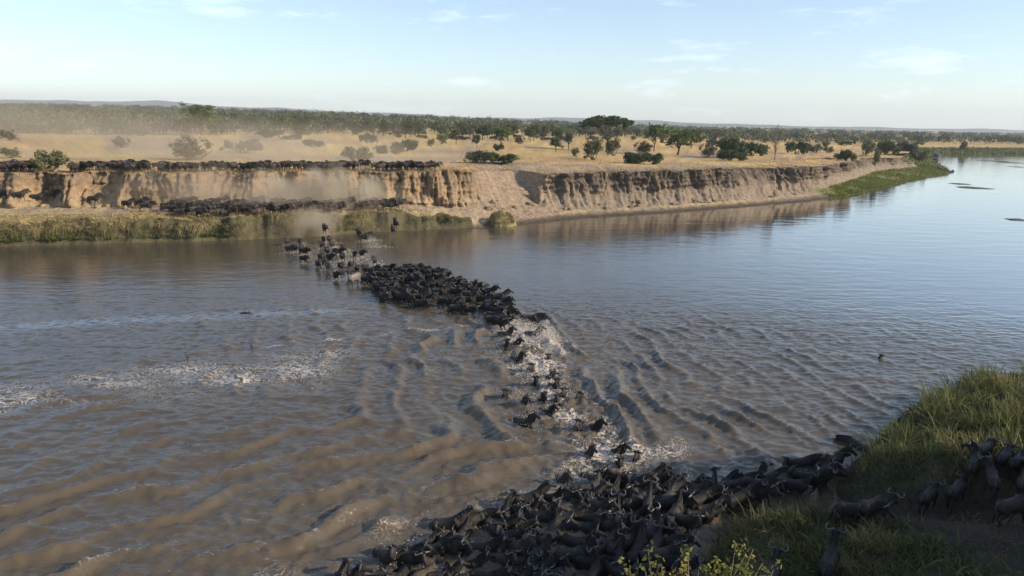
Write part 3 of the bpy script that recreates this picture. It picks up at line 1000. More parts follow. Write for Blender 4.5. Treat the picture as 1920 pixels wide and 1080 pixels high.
# scattered trees and bushes of the savanna, 150 - 420 m away: individuals
count = 0
tries = 0
placed = [(pick(s[1], s[2]).x, pick(s[1], s[2]).y, 6) for s in SPECIMENS]
where = {True: 'left', False: 'right'}
while count < 205 and tries < 6000:
    tries += 1
    px = rng.uniform(-40, 1700) if rng.random() < 0.6 else rng.uniform(560, 1350)
    left = px < 640
    # front edge of the woodland in the picture, by column
    front = np.interp(px, [-40, 0, 300, 420, 480, 640, 800, 1000, 1300, 1700], [246, 246, 243, 250, 252, 254, 262, 266, 264, 262])
    back = np.interp(px, [-40, 400, 700, 1100, 1700], [226, 228, 238, 245, 253])
    t = rng.random() ** (0.8 if left else 0.6)
    py = back + (front - back) * t
    p = pick(px, py)
    if p.y > 520:
        continue
    if any((p.x - a) ** 2 + (p.y - b) ** 2 < r * r for a, b, r in placed):
        continue
    r = rng.random()
    if left:
        kd = 'tree' if r < 0.5 else 'green_tree' if r < 0.62 else 'grey_tree' if r < 0.82 else 'bush'
        s = rng.uniform(1.15, 1.8)
    else:
        kd = 'tree' if r < 0.34 else 'grey_tree' if r < 0.6 else 'shrub' if r < 0.75 else 'bush' if r < 0.9 else 'dry_bush'
        s = rng.uniform(0.85, 1.35)
    if kd in ('bush', 'shrub', 'dry_bush'):
        s *= 0.85
    lab = {'tree': 'dark green tree', 'green_tree': 'bright green rounded tree', 'grey_tree': 'thin grey-brown tree', 'bush': 'dark low bush', 'shrub': 'grey-green low bush', 'dry_bush': 'dry brown bush'}[kd]
    zone = 'in the dusty woodland at the left' if px < 330 else 'at the left end of the open woodland edge' if px < 480 else 'at the edge of the woodland left of centre' if left else 'scattered on the plain well left of the tall acacia' if px < 880 else 'scattered on the plain close left of the tall acacia' if px < 1100 else 'scattered on the plain right of the tall acacia'
    plant(kd, (p.x, p.y, p.z - 0.05), s * rng.uniform(0.9, 1.2), s, lab + ' ' + zone, 'trees and bushes ' + zone)
    placed.append((p.x, p.y, 4.5 if left else 5.0))
    count += 1


# the wood that closes the view: one mass
def woodland(name, n, dmin, dmax, leaves, size, seed, dens):
    r = np.random.default_rng(seed)
    vs, qs, cs, nv = [], [], [], 0
    made = 0
    X, Y = [], []
    while made < n:
        u = r.uniform(-0.82, 0.86)
        d = dmin * (dmax / dmin) ** r.random()
        x = u * d
        if d < np.interp(u, [-0.8, -0.4, -0.2, 0.1, 0.4, 0.55, 0.56, 0.9], [285, 320, 400, 455, 480, 520, 600, 600]):
            continue
        if fbm(np.array([x * 0.006]), np.array([d * 0.003]), 120, 2)[0] < dens + np.interp(u, [-0.7, -0.2, 0.2, 0.5], [-0.4, -0.25, -0.2, -0.3]) * (1 if d < 900 else 1.5):
            if d < 1500:
                continue
        X.append(x)
        Y.append(d)
        made += 1
    Z = plain_z(np.array(X), np.array(Y))
    for x, y, z in zip(X, Y, Z):
        s = (0.5 + 1.25 * r.random() ** 1.5) * (1.3 if x / y < -0.2 else 0.95)
        s = min(s, 1.75)
        k = int(leaves * max(0.7, s * s))
        hw, hh = 3.1 * s, 2.5 * s
        a = r.uniform(0, 6.283, k)
        q = np.sqrt(r.random(k))
        zz = r.normal(0, 0.42, k)
        p = np.stack([x + np.cos(a) * q * hw, y + np.sin(a) * q * hw, z + 3.1 * s + zz * hh * np.sqrt(np.maximum(0.08, 1 - q * q)) + 0.4 * s * np.cos(a * 3)], -1)
        dd = r.normal(size=(k, 3))
        dd /= np.linalg.norm(dd, axis=1)[:, None]
        e = np.cross(dd, r.normal(size=(k, 3)))
        e /= np.linalg.norm(e, axis=1)[:, None]
        sz = size * (0.8 + 0.2 * s) * r.uniform(0.6, 1.3, k)[:, None]
        dd, e = dd * sz, e * sz * 0.8
        vs.append(np.stack([p - dd, p + e, p + dd, p - e], 1).reshape(-1, 3))
        t = r.random()
        bc = np.array([0.058, 0.070, 0.032]) if t < 0.6 else np.array([0.085, 0.078, 0.05]) if t < 0.85 else np.array([0.075, 0.10, 0.034])
        cs.append(np.repeat(bc[None, :] * 1.15 * r.uniform(0.55, 1.55) * r.uniform(0.75, 1.25, k)[:, None], 4, 0))
        qs.append(nv + np.arange(k * 4).reshape(-1, 4))
        nv += k * 4
        # trunk: a thin three-sided post
        tw = 0.13 * s
        base = np.array([[x - tw, y, z - 0.3], [x + tw, y, z - 0.3], [x, y + tw, z - 0.3], [x - tw * 0.6, y, z + 2.6 * s], [x + tw * 0.6, y, z + 2.6 * s], [x, y + tw * 0.6, z + 2.6 * s]])
        vs.append(base)
        cs.append(np.tile([0.10, 0.085, 0.07], (6, 1)))
        qs.append(nv + np.array([[0, 1, 4, 3], [1, 2, 5, 4], [2, 0, 3, 5]]))
        nv += 6
    o = link(name, np_mesh(name, np.concatenate(vs), [np.concatenate(qs)], np.concatenate(cs)), M_leaf)
    tag(o, 'distant acacia woodland closing off the plain', 'woodland', kind='stuff')


woodland('distant_woodland', 6400, 290, 2400, 40, 0.6, 5, -0.1)


# ------------------------------------------------------------------ grass
def blades(base, direc, length, width, droop, col0, col1, seed):
    """curved three-face blades: base (n,3), direc unit (n,3); col0 root, col1 tip colours (n,3)"""
    r = np.random.default_rng(seed)
    n = len(base)
    side = np.cross(direc, r.normal(size=(n, 3)))
    side /= np.maximum(np.linalg.norm(side, axis=1), 1e-6)[:, None]
    L, W = length[:, None], width[:, None]
    g = np.array([0, 0, -1.0])
    m = base + direc * L * 0.5 + g * droop[:, None] * L * 0.12
    t = base + direc * L * 0.95 + g * droop[:, None] * L * 0.5
    v = np.stack([base - side * W * 0.5, base + side * W * 0.5, m + side * W * 0.42, m - side * W * 0.42, t], 1).reshape(-1, 3)
    i = np.arange(n)[:, None] * 5
    q = i + np.array([[0, 1, 2, 3]])
    tr = i + np.array([[3, 2, 4]])
    cm_ = (col0 + col1) / 2
    c = np.stack([col0, col0, cm_, cm_, col1], 1).reshape(-1, 3)
    return v, q, tr, c


def unit(v):
    return v / np.maximum(np.linalg.norm(v, axis=1), 1e-6)[:, None]


def grass_object(name, parts, label):
    V, Q, T, K, n = [], [], [], [], 0
    for v, q, t, c in parts:
        V.append(v)
        Q.append(q + n)
        T.append(t + n)
        K.append(c)
        n += len(v)
    o = link(name, np_mesh(name, np.concatenate(V), [np.concatenate(Q), np.concatenate(T)], np.concatenate(K)), M_grass)
    return tag(o, label, 'grass', kind='stuff')


def bank_points(n, x0, x1, z0, z1, seed, dens=None):
    """random points on the far bank sheet between stations x0..x1 and zones z0..z1"""
    r = np.random.default_rng(seed)
    i0, i1 = np.searchsorted(st, [x0, x1])
    # choose station by arc length
    a = r.uniform(arc[i0], arc[i1 - 1], n)
    i = np.clip(np.searchsorted(arc, a), i0 + 1, i1 - 1)
    zr = np.interp(r.uniform(z0, z1, n), ZONE[0], np.arange(NR))
    j = np.clip(zr.astype(int), 0, NR - 2)
    f = (zr - j)[:, None]
    ft = ((a - arc[i - 1]) / np.maximum(arc[i] - arc[i - 1], 1e-6))[:, None]
    G = np.stack([XX, YY, ZZ], -1)
    p = (G[i - 1, j] * (1 - f) + G[i - 1, j + 1] * f) * (1 - ft) + (G[i, j] * (1 - f) + G[i, j + 1] * f) * ft
    out = np.stack([-nx[i], -ny[i], np.zeros(n)], -1)
    if dens is not None:
        k = r.random(n) < dens(p)
        p, out = p[k], out[k]
    return p, out, r


parts = []
# straw tussocks drooping over the lip of the low ledge
def gaps(x):
    return np.interp(x, [-36.5, -35.5, -34, -33, -30.5, -29.5, -26, -25, -22.5, -21.5, -18.5, -17.5, -10, -6], [1, 0.1, 0.1, 1, 1, 0.03, 0.03, 0.8, 0.8, 0.03, 0.03, 0.8, 0.5, 0.1])


def tussocks(n, z0, z1, seed, per, lmin, lmax, colA, colB, dens):
    p, out, r = bank_points(n, -88, -6, z0, z1, seed, dens)
    m = len(p)
    big = r.uniform(0.7, 1.35, m)
    tone = np.clip(r.normal(0.5, 0.3, m), 0, 1)
    P_, O_, B_, T_n = np.repeat(p, per, 0), np.repeat(out, per, 0), np.repeat(big, per), np.repeat(tone, per)
    k = len(P_)
    P_ = P_ + r.normal(0, 0.22, (k, 3)) * np.array([1, 1, 0.15])
    d = unit(O_ * r.uniform(0.15, 1.1, k)[:, None] + r.normal(0, 0.45, (k, 3)) * np.array([1, 1, 0.3]) + np.array([0, 0, 0.75]))
    hi = sstep(0.7, 2.2, P_[:, 2] + 0.6 * fbm(P_[:, 0] * 0.2, P_[:, 1] * 0.2, 132, 2))
    c = mixc(np.asarray(colA), np.asarray(colB), np.clip(hi * (0.55 + 0.6 * T_n), 0, 1)) * (r.uniform(0.75, 1.2, k) * (0.7 + 0.5 * T_n))[:, None]
    return blades(P_ - np.array([0, 0, 0.05]), d, r.uniform(lmin, lmax, k) * B_, r.uniform(0.035, 0.075, k), r.uniform(1.0, 2.6, k), c * 0.8, c * 1.12, seed)


parts.append(tussocks(1150, 1.5, 2.2, 201, 34, 0.55, 1.25, (0.12, 0.13, 0.055), (0.46, 0.36, 0.175), lambda q: np.clip(0.62 + 2.0 * fbm(q[:, 0] * 0.22, q[:, 1] * 0.3, 131, 2), 0.02, 1) * gaps(q[:, 0])))
# greener reeds by the water's edge at the left
p, out, r = bank_points(10000, -88, -18, 0.9, 1.6, 202, lambda q: np.clip(0.6 + 1.3 * fbm(q[:, 0] * 0.22, q[:, 1] * 0.1, 133, 2), 0.05, 1) * np.interp(q[:, 0], [-38, -28], [1, 0.2]) * gaps(q[:, 0]))
n = len(p)
d = unit(out * r.uniform(0, 0.6, n)[:, None] + r.normal(0, 0.3, (n, 3)) + np.array([0, 0, 1.0]))
cA = mixc(np.array([0.075, 0.10, 0.03]), np.array([0.22, 0.20, 0.07]), r.random(n) ** 1.6) * r.uniform(0.7, 1.25, n)[:, None]
parts.append(blades(p, d, r.uniform(0.6, 1.5, n), r.uniform(0.045, 0.09, n), r.uniform(0.2, 1.2, n), cA * 0.8, cA * 1.2, 2))
# flattened straw on the ledge itself
p, out, r = bank_points(20000, -88, -12, 2.0, 2.5, 203, lambda q: np.interp(q[:, 0], [-46, -36, -20], [1, 0.7, 0.3]))
n = len(p)
d = unit(r.normal(0, 0.8, (n, 3)) * np.array([1, 1, 0.2]) + np.array([0.0, 0, 0.45]))
cA = np.array([0.45, 0.35, 0.17]) * r.uniform(0.7, 1.2, n)[:, None]
parts.append(blades(p, d, r.uniform(0.35, 0.8, n), r.uniform(0.04, 0.09, n), r.uniform(0.5, 1.4, n), cA * 0.85, cA, 3))
grass_object('ledge_grass', parts, 'straw and green grass drooping over the low far bank')

parts = []
# rim fringe of dry orange grass
p, out, r = bank_points(11000, -80, 62, 4.93, 5.05, 204, lambda q: np.clip(0.30 + 1.5 * fbm(q[:, 0] * 0.16, q[:, 1] * 0, 134, 2), 0.02, 1))
n = len(p)
d = unit(out * r.uniform(-0.2, 0.5, n)[:, None] + r.normal(0, 0.3, (n, 3)) + np.array([0, 0, 0.9]))
cA = mixc(np.array([0.42, 0.30, 0.13]), np.array([0.30, 0.22, 0.09]), r.random(n)) * r.uniform(0.75, 1.2, n)[:, None]
parts.append(blades(p, d, r.uniform(0.25, 0.7, n), r.uniform(0.04, 0.09, n), r.uniform(0.2, 1.1, n), cA * 0.85, cA * 1.1, 4))
# tufts over the plain behind the rim
p, out, r = bank_points(16000, -80, 90, 5.02, 5.6, 205, lambda q: np.clip(0.25 + 1.5 * fbm(q[:, 0] * 0.09, q[:, 1] * 0.16, 135, 3), 0.0, 1))
n = len(p)
d = unit(r.normal(0, 0.4, (n, 3)) + np.array([0, 0, 0.9]))
cA = np.array([0.48, 0.35, 0.155]) * r.uniform(0.75, 1.15, n)[:, None]
parts.append(blades(p, d, r.uniform(0.2, 0.5, n), r.uniform(0.06, 0.14, n), r.uniform(0.2, 1.0, n), cA * 0.85, cA, 5))
grass_object('rim_grass', parts, 'dry orange grass along the cliff rim and plain')

parts = []
# bright green grass on the low strip by the bend
p, out, r = bank_points(16000, 74, 166, 1.0, 3.0, 206, lambda q: np.clip(np.interp(q[:, 0], [74, 84, 120], [0.2, 0.6, 1]) + 1.2 * fbm(q[:, 0] * 0.08, q[:, 1] * 0.08, 136, 2), 0.05, 1))
n = len(p)
d = unit(out * r.uniform(0, 0.6, n)[:, None] + r.normal(0, 0.35, (n, 3)) + np.array([0, 0, 0.9]))
cA = mixc(np.array([0.13, 0.17, 0.03]), np.array([0.24, 0.23, 0.06]), r.random(n) * 0.6 + 0.4 * sstep(-0.2, 0.3, fbm(p[:, 0] * 0.1, p[:, 1] * 0.1, 137, 2))) * r.uniform(0.75, 1.25, n)[:, None]
parts.append(blades(p, d, r.uniform(0.5, 1.5, n), r.uniform(0.08, 0.2, n), r.uniform(0.2, 1.3, n), cA * 0.75, cA * 1.15, 6))
p, out, r = bank_points(9000, 166, 620, 1.0, 4.6, 207)
n = len(p)
d = unit(r.normal(0, 0.35, (n, 3)) + np.array([0, 0, 0.9]))
cA = mixc(np.array([0.10, 0.125, 0.035]), np.array([0.20, 0.19, 0.07]), r.random(n)) * r.uniform(0.75, 1.25, n)[:, None]
parts.append(blades(p, d, r.uniform(1.2, 3.0, n), r.uniform(0.5, 1.1, n), r.uniform(0.2, 1.0, n), cA * 0.8, cA * 1.15, 7))
grass_object('bend_grass', parts, 'bright green grass on the low strip at the river bend')

# near bank: thick shaded grass
parts = []


def near_patch(n, x0, x1, y0, y1, seed, dens, lmin, lmax, wmin, wmax, colA, colB, droop=(0.4, 1.5), lean=0.4):
    r = np.random.default_rng(seed)
    x, y = r.uniform(x0, x1, n), r.uniform(y0, y1, n)
    sd = shore_dist(x, y)
    k = (sd > 0.05) & (r.random(n) < np.clip(dens(x, y, sd), 0, 1))
    x, y = x[k], y[k]
    m = len(x)
    z = near_z(x, y)
    # blades of one tuft share a lean
    lx, ly = noise2(x * 0.9, y * 0.9, seed), noise2(x * 0.9 + 31, y * 0.9, seed)
    d = unit(np.stack([lx * lean * 1.6, ly * lean * 1.6, np.zeros(m)], -1) + r.normal(0, lean, (m, 3)) + np.array([-0.1, 0.1, 0.9]))
    t = np.clip(0.5 + 0.9 * fbm(x * 0.25, y * 0.25, seed + 1, 2) + r.normal(0, 0.25, m), 0, 1)
    c = mixc(np.asarray(colA), np.asarray(colB), t) * r.uniform(0.7, 1.25, m)[:, None]
    tuft = np.clip(0.72 + 0.9 * noise2(x * 0.6, y * 0.6, seed + 3) + 0.35 * noise2(x * 1.9, y * 1.9, seed + 4), 0.22, 1.5)
    return blades(np.stack([x, y, z - 0.03], -1), d, r.uniform(lmin, lmax, m) * tuft, r.uniform(wmin, wmax, m), r.uniform(droop[0], droop[1], m), c * 0.7, c * 1.15, seed)


GA, GB = (0.062, 0.078, 0.024), (0.185, 0.16, 0.062)  # tones lowered to put some of the bank's shade into the blades
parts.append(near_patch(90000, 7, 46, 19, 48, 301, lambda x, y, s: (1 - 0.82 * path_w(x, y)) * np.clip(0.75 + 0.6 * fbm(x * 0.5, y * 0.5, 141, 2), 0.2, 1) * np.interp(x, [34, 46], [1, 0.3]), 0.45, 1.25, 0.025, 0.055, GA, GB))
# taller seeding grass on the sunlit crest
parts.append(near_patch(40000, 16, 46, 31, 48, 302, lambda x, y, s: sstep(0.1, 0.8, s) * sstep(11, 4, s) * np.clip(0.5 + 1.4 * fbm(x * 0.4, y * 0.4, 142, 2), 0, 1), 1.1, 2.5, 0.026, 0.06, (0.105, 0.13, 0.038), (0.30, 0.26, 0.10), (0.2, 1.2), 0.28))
# mound between the herd and the trodden path
parts.append(near_patch(20000, 7, 15.5, 19, 28, 303, lambda x, y, s: (1 - path_w(x, y)) * np.clip(0.5 + 1.2 * fbm(x * 0.5, y * 0.5, 143, 2), 0.05, 1), 0.8, 1.6, 0.022, 0.05, GA, (0.27, 0.23, 0.09), (0.5, 1.6), 0.45))
# litter of trampled stems on the path
parts.append(near_patch(14000, 10, 30, 17, 30, 304, lambda x, y, s: path_w(x, y) * 0.8, 0.12, 0.45, 0.012, 0.028, (0.13, 0.105, 0.06), (0.20, 0.17, 0.085), (0.1, 0.5), 1.6))
grass_object('near_bank_grass', parts, 'tall tangled green grass on the shaded near bank')
# ------------------------------------------------------------------ wildebeest
def rot_about(p, c, a):
    """rotate in the x-z plane about c"""
    x, z = p[0] - c[0], p[2] - c[2]
    return (c[0] + x * math.cos(a) - z * math.sin(a), p[1], c[2] + x * math.sin(a) + z * math.cos(a))


def leg_points(front, side, swing, bend):
    s = side
    if front:
        pts = [(0.40, s * 0.13, 1.00), (0.40, s * 0.155, 0.80), (0.37, s * 0.15, 0.66), (0.395, s * 0.14, 0.42), (0.385, s * 0.135, 0.14), (0.41, s * 0.135, 0.05), (0.44, s * 0.135, -0.01)]
        rad = [(0.12, 0.15), (0.09, 0.12), (0.065, 0.085), (0.046, 0.052), (0.031, 0.034), (0.04, 0.042), (0.045, 0.055)]
        c, kn = pts[1], 3
    else:
        pts = [(-0.56, s * 0.12, 1.02), (-0.52, s * 0.16, 0.82), (-0.48, s * 0.155, 0.66), (-0.67, s * 0.13, 0.44), (-0.63, s * 0.125, 0.14), (-0.60, s * 0.125, 0.05), (-0.57, s * 0.125, -0.01)]
        rad = [(0.14, 0.20), (0.12, 0.17), (0.09, 0.11), (0.048, 0.058), (0.033, 0.036), (0.04, 0.042), (0.045, 0.055)]
        c, kn = pts[1], 3
    pts = [pts[0], pts[1]] + [rot_about(p, c, swing) for p in pts[2:]]
    pts = pts[:kn + 1] + [rot_about(p, pts[kn], bend) for p in pts[kn + 1:]]
    return pts, rad


def make_wildebeest(legs, neck_up=0.0, neck_yaw=0.0, head_pitch=-48, tris=2600, voxel=0.024, name='wildebeest', coat=1.0):
    """legs: four (swing, bend) in degrees, order front-left, front-right, hind-left, hind-right
    -> dict of meshes in one local space, +X forward, feet at z = 0"""
    S = Shapes()
    trunk = [(-0.80, 0, 1.02), (-0.74, 0, 1.01), (-0.62, 0, 0.99), (-0.42, 0, 0.97), (-0.15, 0, 0.95), (0.12, 0, 0.955), (0.34, 0, 0.99), (0.50, 0, 1.03), (0.64, 0, 1.07), (0.72, 0, 1.10)]
    tr = [(0.06, 0.08), (0.16, 0.19), (0.215, 0.255), (0.24, 0.28), (0.265, 0.305), (0.27, 0.335), (0.245, 0.375), (0.20, 0.33), (0.135, 0.23), (0.07, 0.12)]
    S.loft(trunk, tr, seg=14)
    for sd in (1, -1):                       # shoulder blades, hip bones, haunches
        S.loft([(0.30, sd * 0.17, 1.30), (0.36, sd * 0.22, 1.12), (0.42, sd * 0.20, 0.90)], [(0.05, 0.06), (0.075, 0.12), (0.07, 0.10)], ref=(1, 0, 0), seg=8)
        S.loft([(-0.48, sd * 0.12, 1.24), (-0.55, sd * 0.17, 1.18), (-0.60, sd * 0.17, 1.0)], [(0.045, 0.06), (0.07, 0.10), (0.08, 0.14)], ref=(1, 0, 0), seg=8)
    S.loft([(0.18, 0, 1.27), (0.34, 0, 1.345), (0.46, 0, 1.35)], [(0.07, 0.05), (0.09, 0.06), (0.06, 0.05)], seg=8)
    yaw = math.radians(neck_yaw)
    nb = Vector((0.42, 0, 1.14))
    el = math.radians(8 + neck_up)

    def dirv(ya, e):
        return Vector((math.cos(ya) * math.cos(e), math.sin(ya) * math.cos(e), math.sin(e)))
    n1 = nb + dirv(yaw * 0.3, el) * 0.28
    n2 = n1 + dirv(yaw * 0.8, el) * 0.24
    n3 = n2 + dirv(yaw, el) * 0.16
    S.loft([nb, n1, n2, n3], [(0.17, 0.25), (0.125, 0.20), (0.10, 0.15), (0.085, 0.11)], seg=12)
    hd = dirv(yaw * 1.15, math.radians(head_pitch + neck_up * 0.6))
    hs = Vector((0, 0, 1)).cross(hd).normalized()
    hu = hd.cross(hs).normalized()
    if hu.z < 0:
        hu = -hu
    poll = n3 + hu * 0.03
    hp = [poll - hd * 0.05, poll + hd * 0.05, poll + hd * 0.15, poll + hd * 0.28, poll + hd * 0.40, poll + hd * 0.48, poll + hd * 0.525]
    S.loft(hp, [(0.06, 0.07), (0.088, 0.115), (0.088, 0.115), (0.066, 0.085), (0.066, 0.074), (0.074, 0.07), (0.045, 0.045)], ref=tuple(hu), seg=12)
    for (front, side), (sw, be) in zip(((1, 1), (1, -1), (0, 1), (0, -1)), legs):
        pts, rad = leg_points(front, side, math.radians(sw), math.radians(be))
        S.loft(pts, rad, ref=(1, 0, 0), seg=8)
    raw = S.mesh(name + '_raw')
    ob = bpy.data.objects.new('tmp', raw)
    C.objects.link(ob)
    m = ob.modifiers.new('r', 'REMESH')
    m.mode = 'VOXEL'
    m.voxel_size = voxel
    m2 = ob.modifiers.new('s', 'SMOOTH')
    m2.factor = 0.5
    m2.iterations = 4
    dg = bpy.context.evaluated_depsgraph_get()
    dg.update()
    n_now = sum(len(p.vertices) - 2 for p in ob.evaluated_get(dg).data.polygons)
    m3 = ob.modifiers.new('d', 'DECIMATE')
    m3.ratio = min(1.0, tris / max(n_now, 1))
    dg.update()
    me = bpy.data.meshes.new_from_object(ob.evaluated_get(dg))
    me.name = name
    bpy.data.objects.remove(ob)
    nv = len(me.vertices)
    co = np.zeros(nv * 3)
    me.vertices.foreach_get('co', co)
    co = co.reshape(-1, 3)
    x, y, z = co.T
    base = np.tile(np.array([0.026, 0.021, 0.017]) * coat, (nv, 1))
    base = mixc(base, np.array([0.042, 0.037, 0.032]) * coat, sstep(1.02, 1.26, z) * sstep(0.62, 0.3, x))
    base = mixc(base, np.array([0.042, 0.037, 0.033]) * coat, sstep(-0.55, -0.75, x) * sstep(0.75, 0.95, z))
    stripe = sstep(0.1, 0.8, np.sin(x * 63 + 4 * np.sin(z * 7 + x * 5))) * sstep(-0.1, 0.25, x) * sstep(0.75, 0.95, z)
    base = mixc(base, np.array([0.03, 0.027, 0.026]), stripe * 0.4)
    base = mixc(base, np.array([0.05, 0.04, 0.032]), sstep(0.72, 0.45, z))
    dh = np.array([float((Vector(c) - poll).dot(hd)) for c in co])
    dl = np.array([float((Vector(c) - poll - hd * (Vector(c) - poll).dot(hd)).length) for c in co])
    head = sstep(-0.10, 0.02, dh) * (dl < 0.2)
    base = mixc(base, np.array([0.045, 0.038, 0.034]), head)
    base = mixc(base, np.array([0.016, 0.015, 0.015]), head * sstep(0.3, 0.42, dh))
    base = mixc(base, np.array([0.04, 0.036, 0.034]), sstep(0.55, 0.75, x) * (1 - head) * 0.8)
    a = me.color_attributes.new('Col', 'FLOAT_COLOR', 'POINT') if 'Col' not in me.color_attributes else me.color_attributes['Col']
    c4 = np.ones((nv, 4), np.float32)
    c4[:, :3] = base
    a.data.foreach_set('color', c4.ravel())
    me.polygons.foreach_set('use_smooth', np.ones(len(me.polygons), bool))
    me.materials.clear()
    me.materials.append(M_hide)
    out = {'body': me}
    # horns: out, down a little, then up and in
    hornc = [(0.03, 0.028, 0.026), (0.04, 0.037, 0.034), (0.06, 0.055, 0.05), (0.085, 0.08, 0.07), (0.11, 0.10, 0.09), (0.14, 0.13, 0.115), (0.15, 0.14, 0.125), (0.15, 0.14, 0.125)]  # pale tone toward the tips paints in the light the horns catch
    for s in (1, -1):
        H = Shapes()
        path = [(0.02, 0.10, 0.0), (0.11, 0.105, -0.01), (0.20, 0.075, -0.01), (0.28, 0.06, 0.0), (0.335, 0.10, 0.01), (0.345, 0.18, 0.02), (0.31, 0.255, 0.02), (0.255, 0.30, 0.01)]
        H.loft([poll + hs * (s * a_) + hu * b_ - hd * c_ for a_, b_, c_ in [(0.98 * i_, 0.1 + 1.15 * (j_ - 0.1), k_) for i_, j_, k_ in path]], [0.050, 0.043, 0.035, 0.029, 0.024, 0.018, 0.012, 0.004], ref=tuple(hd), seg=7, col=hornc)
        out['horn' + ('_l' if s > 0 else '_r')] = H.mesh('horn', M_horn)
        E_ = Shapes()
        E_.loft([poll + hs * (s * a_) + hu * b_ + hd * c_ for a_, b_, c_ in [(0.07, 0.03, 0.0), (0.14, 0.035, 0.0), (0.20, 0.02, -0.02), (0.25, -0.01, -0.05)]], [(0.02, 0.03), (0.02, 0.045), (0.012, 0.038), (0.004, 0.008)], ref=tuple(hu), seg=6, col=(0.05, 0.043, 0.038))
        out['ear' + ('_l' if s > 0 else '_r')] = E_.mesh('ear', M_hide)
    K = Shapes()
    black = (0.014, 0.013, 0.013)
    topl = [Vector((0.28, 0, 1.34)), Vector((0.45, 0, 1.385)), n1 + Vector((0, 0, 0.20)), n2 + Vector((0, 0, 0.155)), n3 + Vector((0, 0, 0.12)), poll + hu * 0.12]
    K.loft(topl, [(0.012, 0.03), (0.022, 0.065), (0.028, 0.085), (0.028, 0.08), (0.028, 0.07), (0.02, 0.03)], seg=8, col=black)
    # ragged locks falling to both sides of the crest
    rr = random.Random(5)
    for k in range(16):
        t = k / 15 * (len(topl) - 1)
        i = min(int(t), len(topl) - 2)
        q = topl[i].lerp(topl[i + 1], t - i)
        s = 1 if k % 2 else -1
        K.loft([q + Vector((0, 0, 0.03)), q + Vector((-0.03, s * 0.08, -0.02)), q + Vector((-0.06, s * (0.13 + rr.uniform(0, 0.03)), -0.13 - rr.uniform(0, 0.07)))], [(0.03, 0.02), (0.028, 0.018), (0.006, 0.004)], ref=(1, 0, 0), seg=5, col=black)
    out['mane'] = K.mesh('mane', M_hair)
    B = Shapes()
    jaw = poll + hd * 0.20 - hu * 0.09
    thr = n1 - Vector((0, 0, 0.20))
    for k in range(9):
        q = jaw.lerp(thr, k / 8)
        ln = 0.20 * (1 - abs(k / 8 - 0.35)) + rr.uniform(0, 0.06)
        B.loft([q + Vector((0, 0, 0.05)), q + Vector((-0.01, 0, -ln * 0.5)), q + Vector((-0.03, 0, -ln))], [(0.045, 0.03), (0.035, 0.022), (0.006, 0.005)], ref=(1, 0, 0), seg=5, col=(0.03, 0.026, 0.024))
    out['beard'] = B.mesh('beard', M_hair)
    T = Shapes()
    T.loft([(-0.77, 0, 1.14), (-0.84, 0.01, 1.06), (-0.87, 0.02, 0.90), (-0.87, 0.03, 0.76), (-0.88, 0.035, 0.62), (-0.89, 0.04, 0.46), (-0.90, 0.04, 0.32)], [0.03, 0.026, 0.022, 0.032, 0.05, 0.045, 0.01], ref=(1, 0, 0), seg=7, col=[(0.06, 0.05, 0.045)] * 2 + [black] * 5)
    out['tail'] = T.mesh('tail', M_hair)
    return out


def joined(parts_, name):
    """all pieces in one mesh for animals too far off to show them"""
    V, Pq, K, n = [], [], [], 0
    for me in parts_.values():
        nv = len(me.vertices)
        co = np.zeros(nv * 3)
        me.vertices.foreach_get('co', co)
        cl = np.zeros(nv * 4)
        me.color_attributes['Col'].data.foreach_get('color', cl)
        V.append(co.reshape(-1, 3))
        K.append(cl.reshape(-1, 4)[:, :3])
        me.calc_loop_triangles()
        t = np.zeros(len(me.loop_triangles) * 3, np.int32)
        me.loop_triangles.foreach_get('vertices', t)
        Pq.append(t.reshape(-1, 3) + n)
        n += nv
    return np.concatenate(V), np.concatenate(Pq), np.concatenate(K)


STAND = [(2, 0), (-3, 0), (2, 0), (-3, 0)]
WALK = [(18, -6), (-16, -22), (-16, 10), (18, 6)]
WALK2 = [(-14, -26), (16, -4), (18, 8), (-18, 14)]
RUN = [(38, -40), (24, -62), (-34, 24), (-22, 12)]
VAR = {
    'stand': make_wildebeest(STAND, 16, 4, -52),
    'swim': make_wildebeest(WALK, 46, 10, -50),
    'swim_right': make_wildebeest(WALK2, 40, -38, -46),
    'walk_left': make_wildebeest(WALK, 20, 32, -50),
    'walk_right': make_wildebeest(WALK2, 16, -34, -55),
    'head_up': make_wildebeest(WALK, 34, 8, -50),
    'head_up_right': make_wildebeest(WALK2, 32, -40, -50),
    'head_low': make_wildebeest(WALK2, -8, 10, -50),
    'run': make_wildebeest(RUN, 10, 0, -46),
    'look_back': make_wildebeest(STAND, 26, 66, -46),
}
PALE = make_wildebeest(WALK, -8, -10, -55, coat=8.0)
FAR = {}
for k_, (lg, nu, yw) in {'stand': (STAND, 2, 6), 'walk': (WALK, 4, 20), 'walk2': (WALK2, -6, -24), 'run': (RUN, 8, 0)}.items():
    FAR[k_] = joined(make_wildebeest(lg, nu, yw, -50, tris=900, voxel=0.03), k_)
FAR_ME = {}
for k_, (v_, t_, c_) in FAR.items():
    FAR_ME[k_] = np_mesh('wildebeest_' + k_, v_, [t_], c_, smooth=True)
    FAR_ME[k_].materials.append(M_hide)
ALL = []          # (object, label stem, zone) for the labelling pass


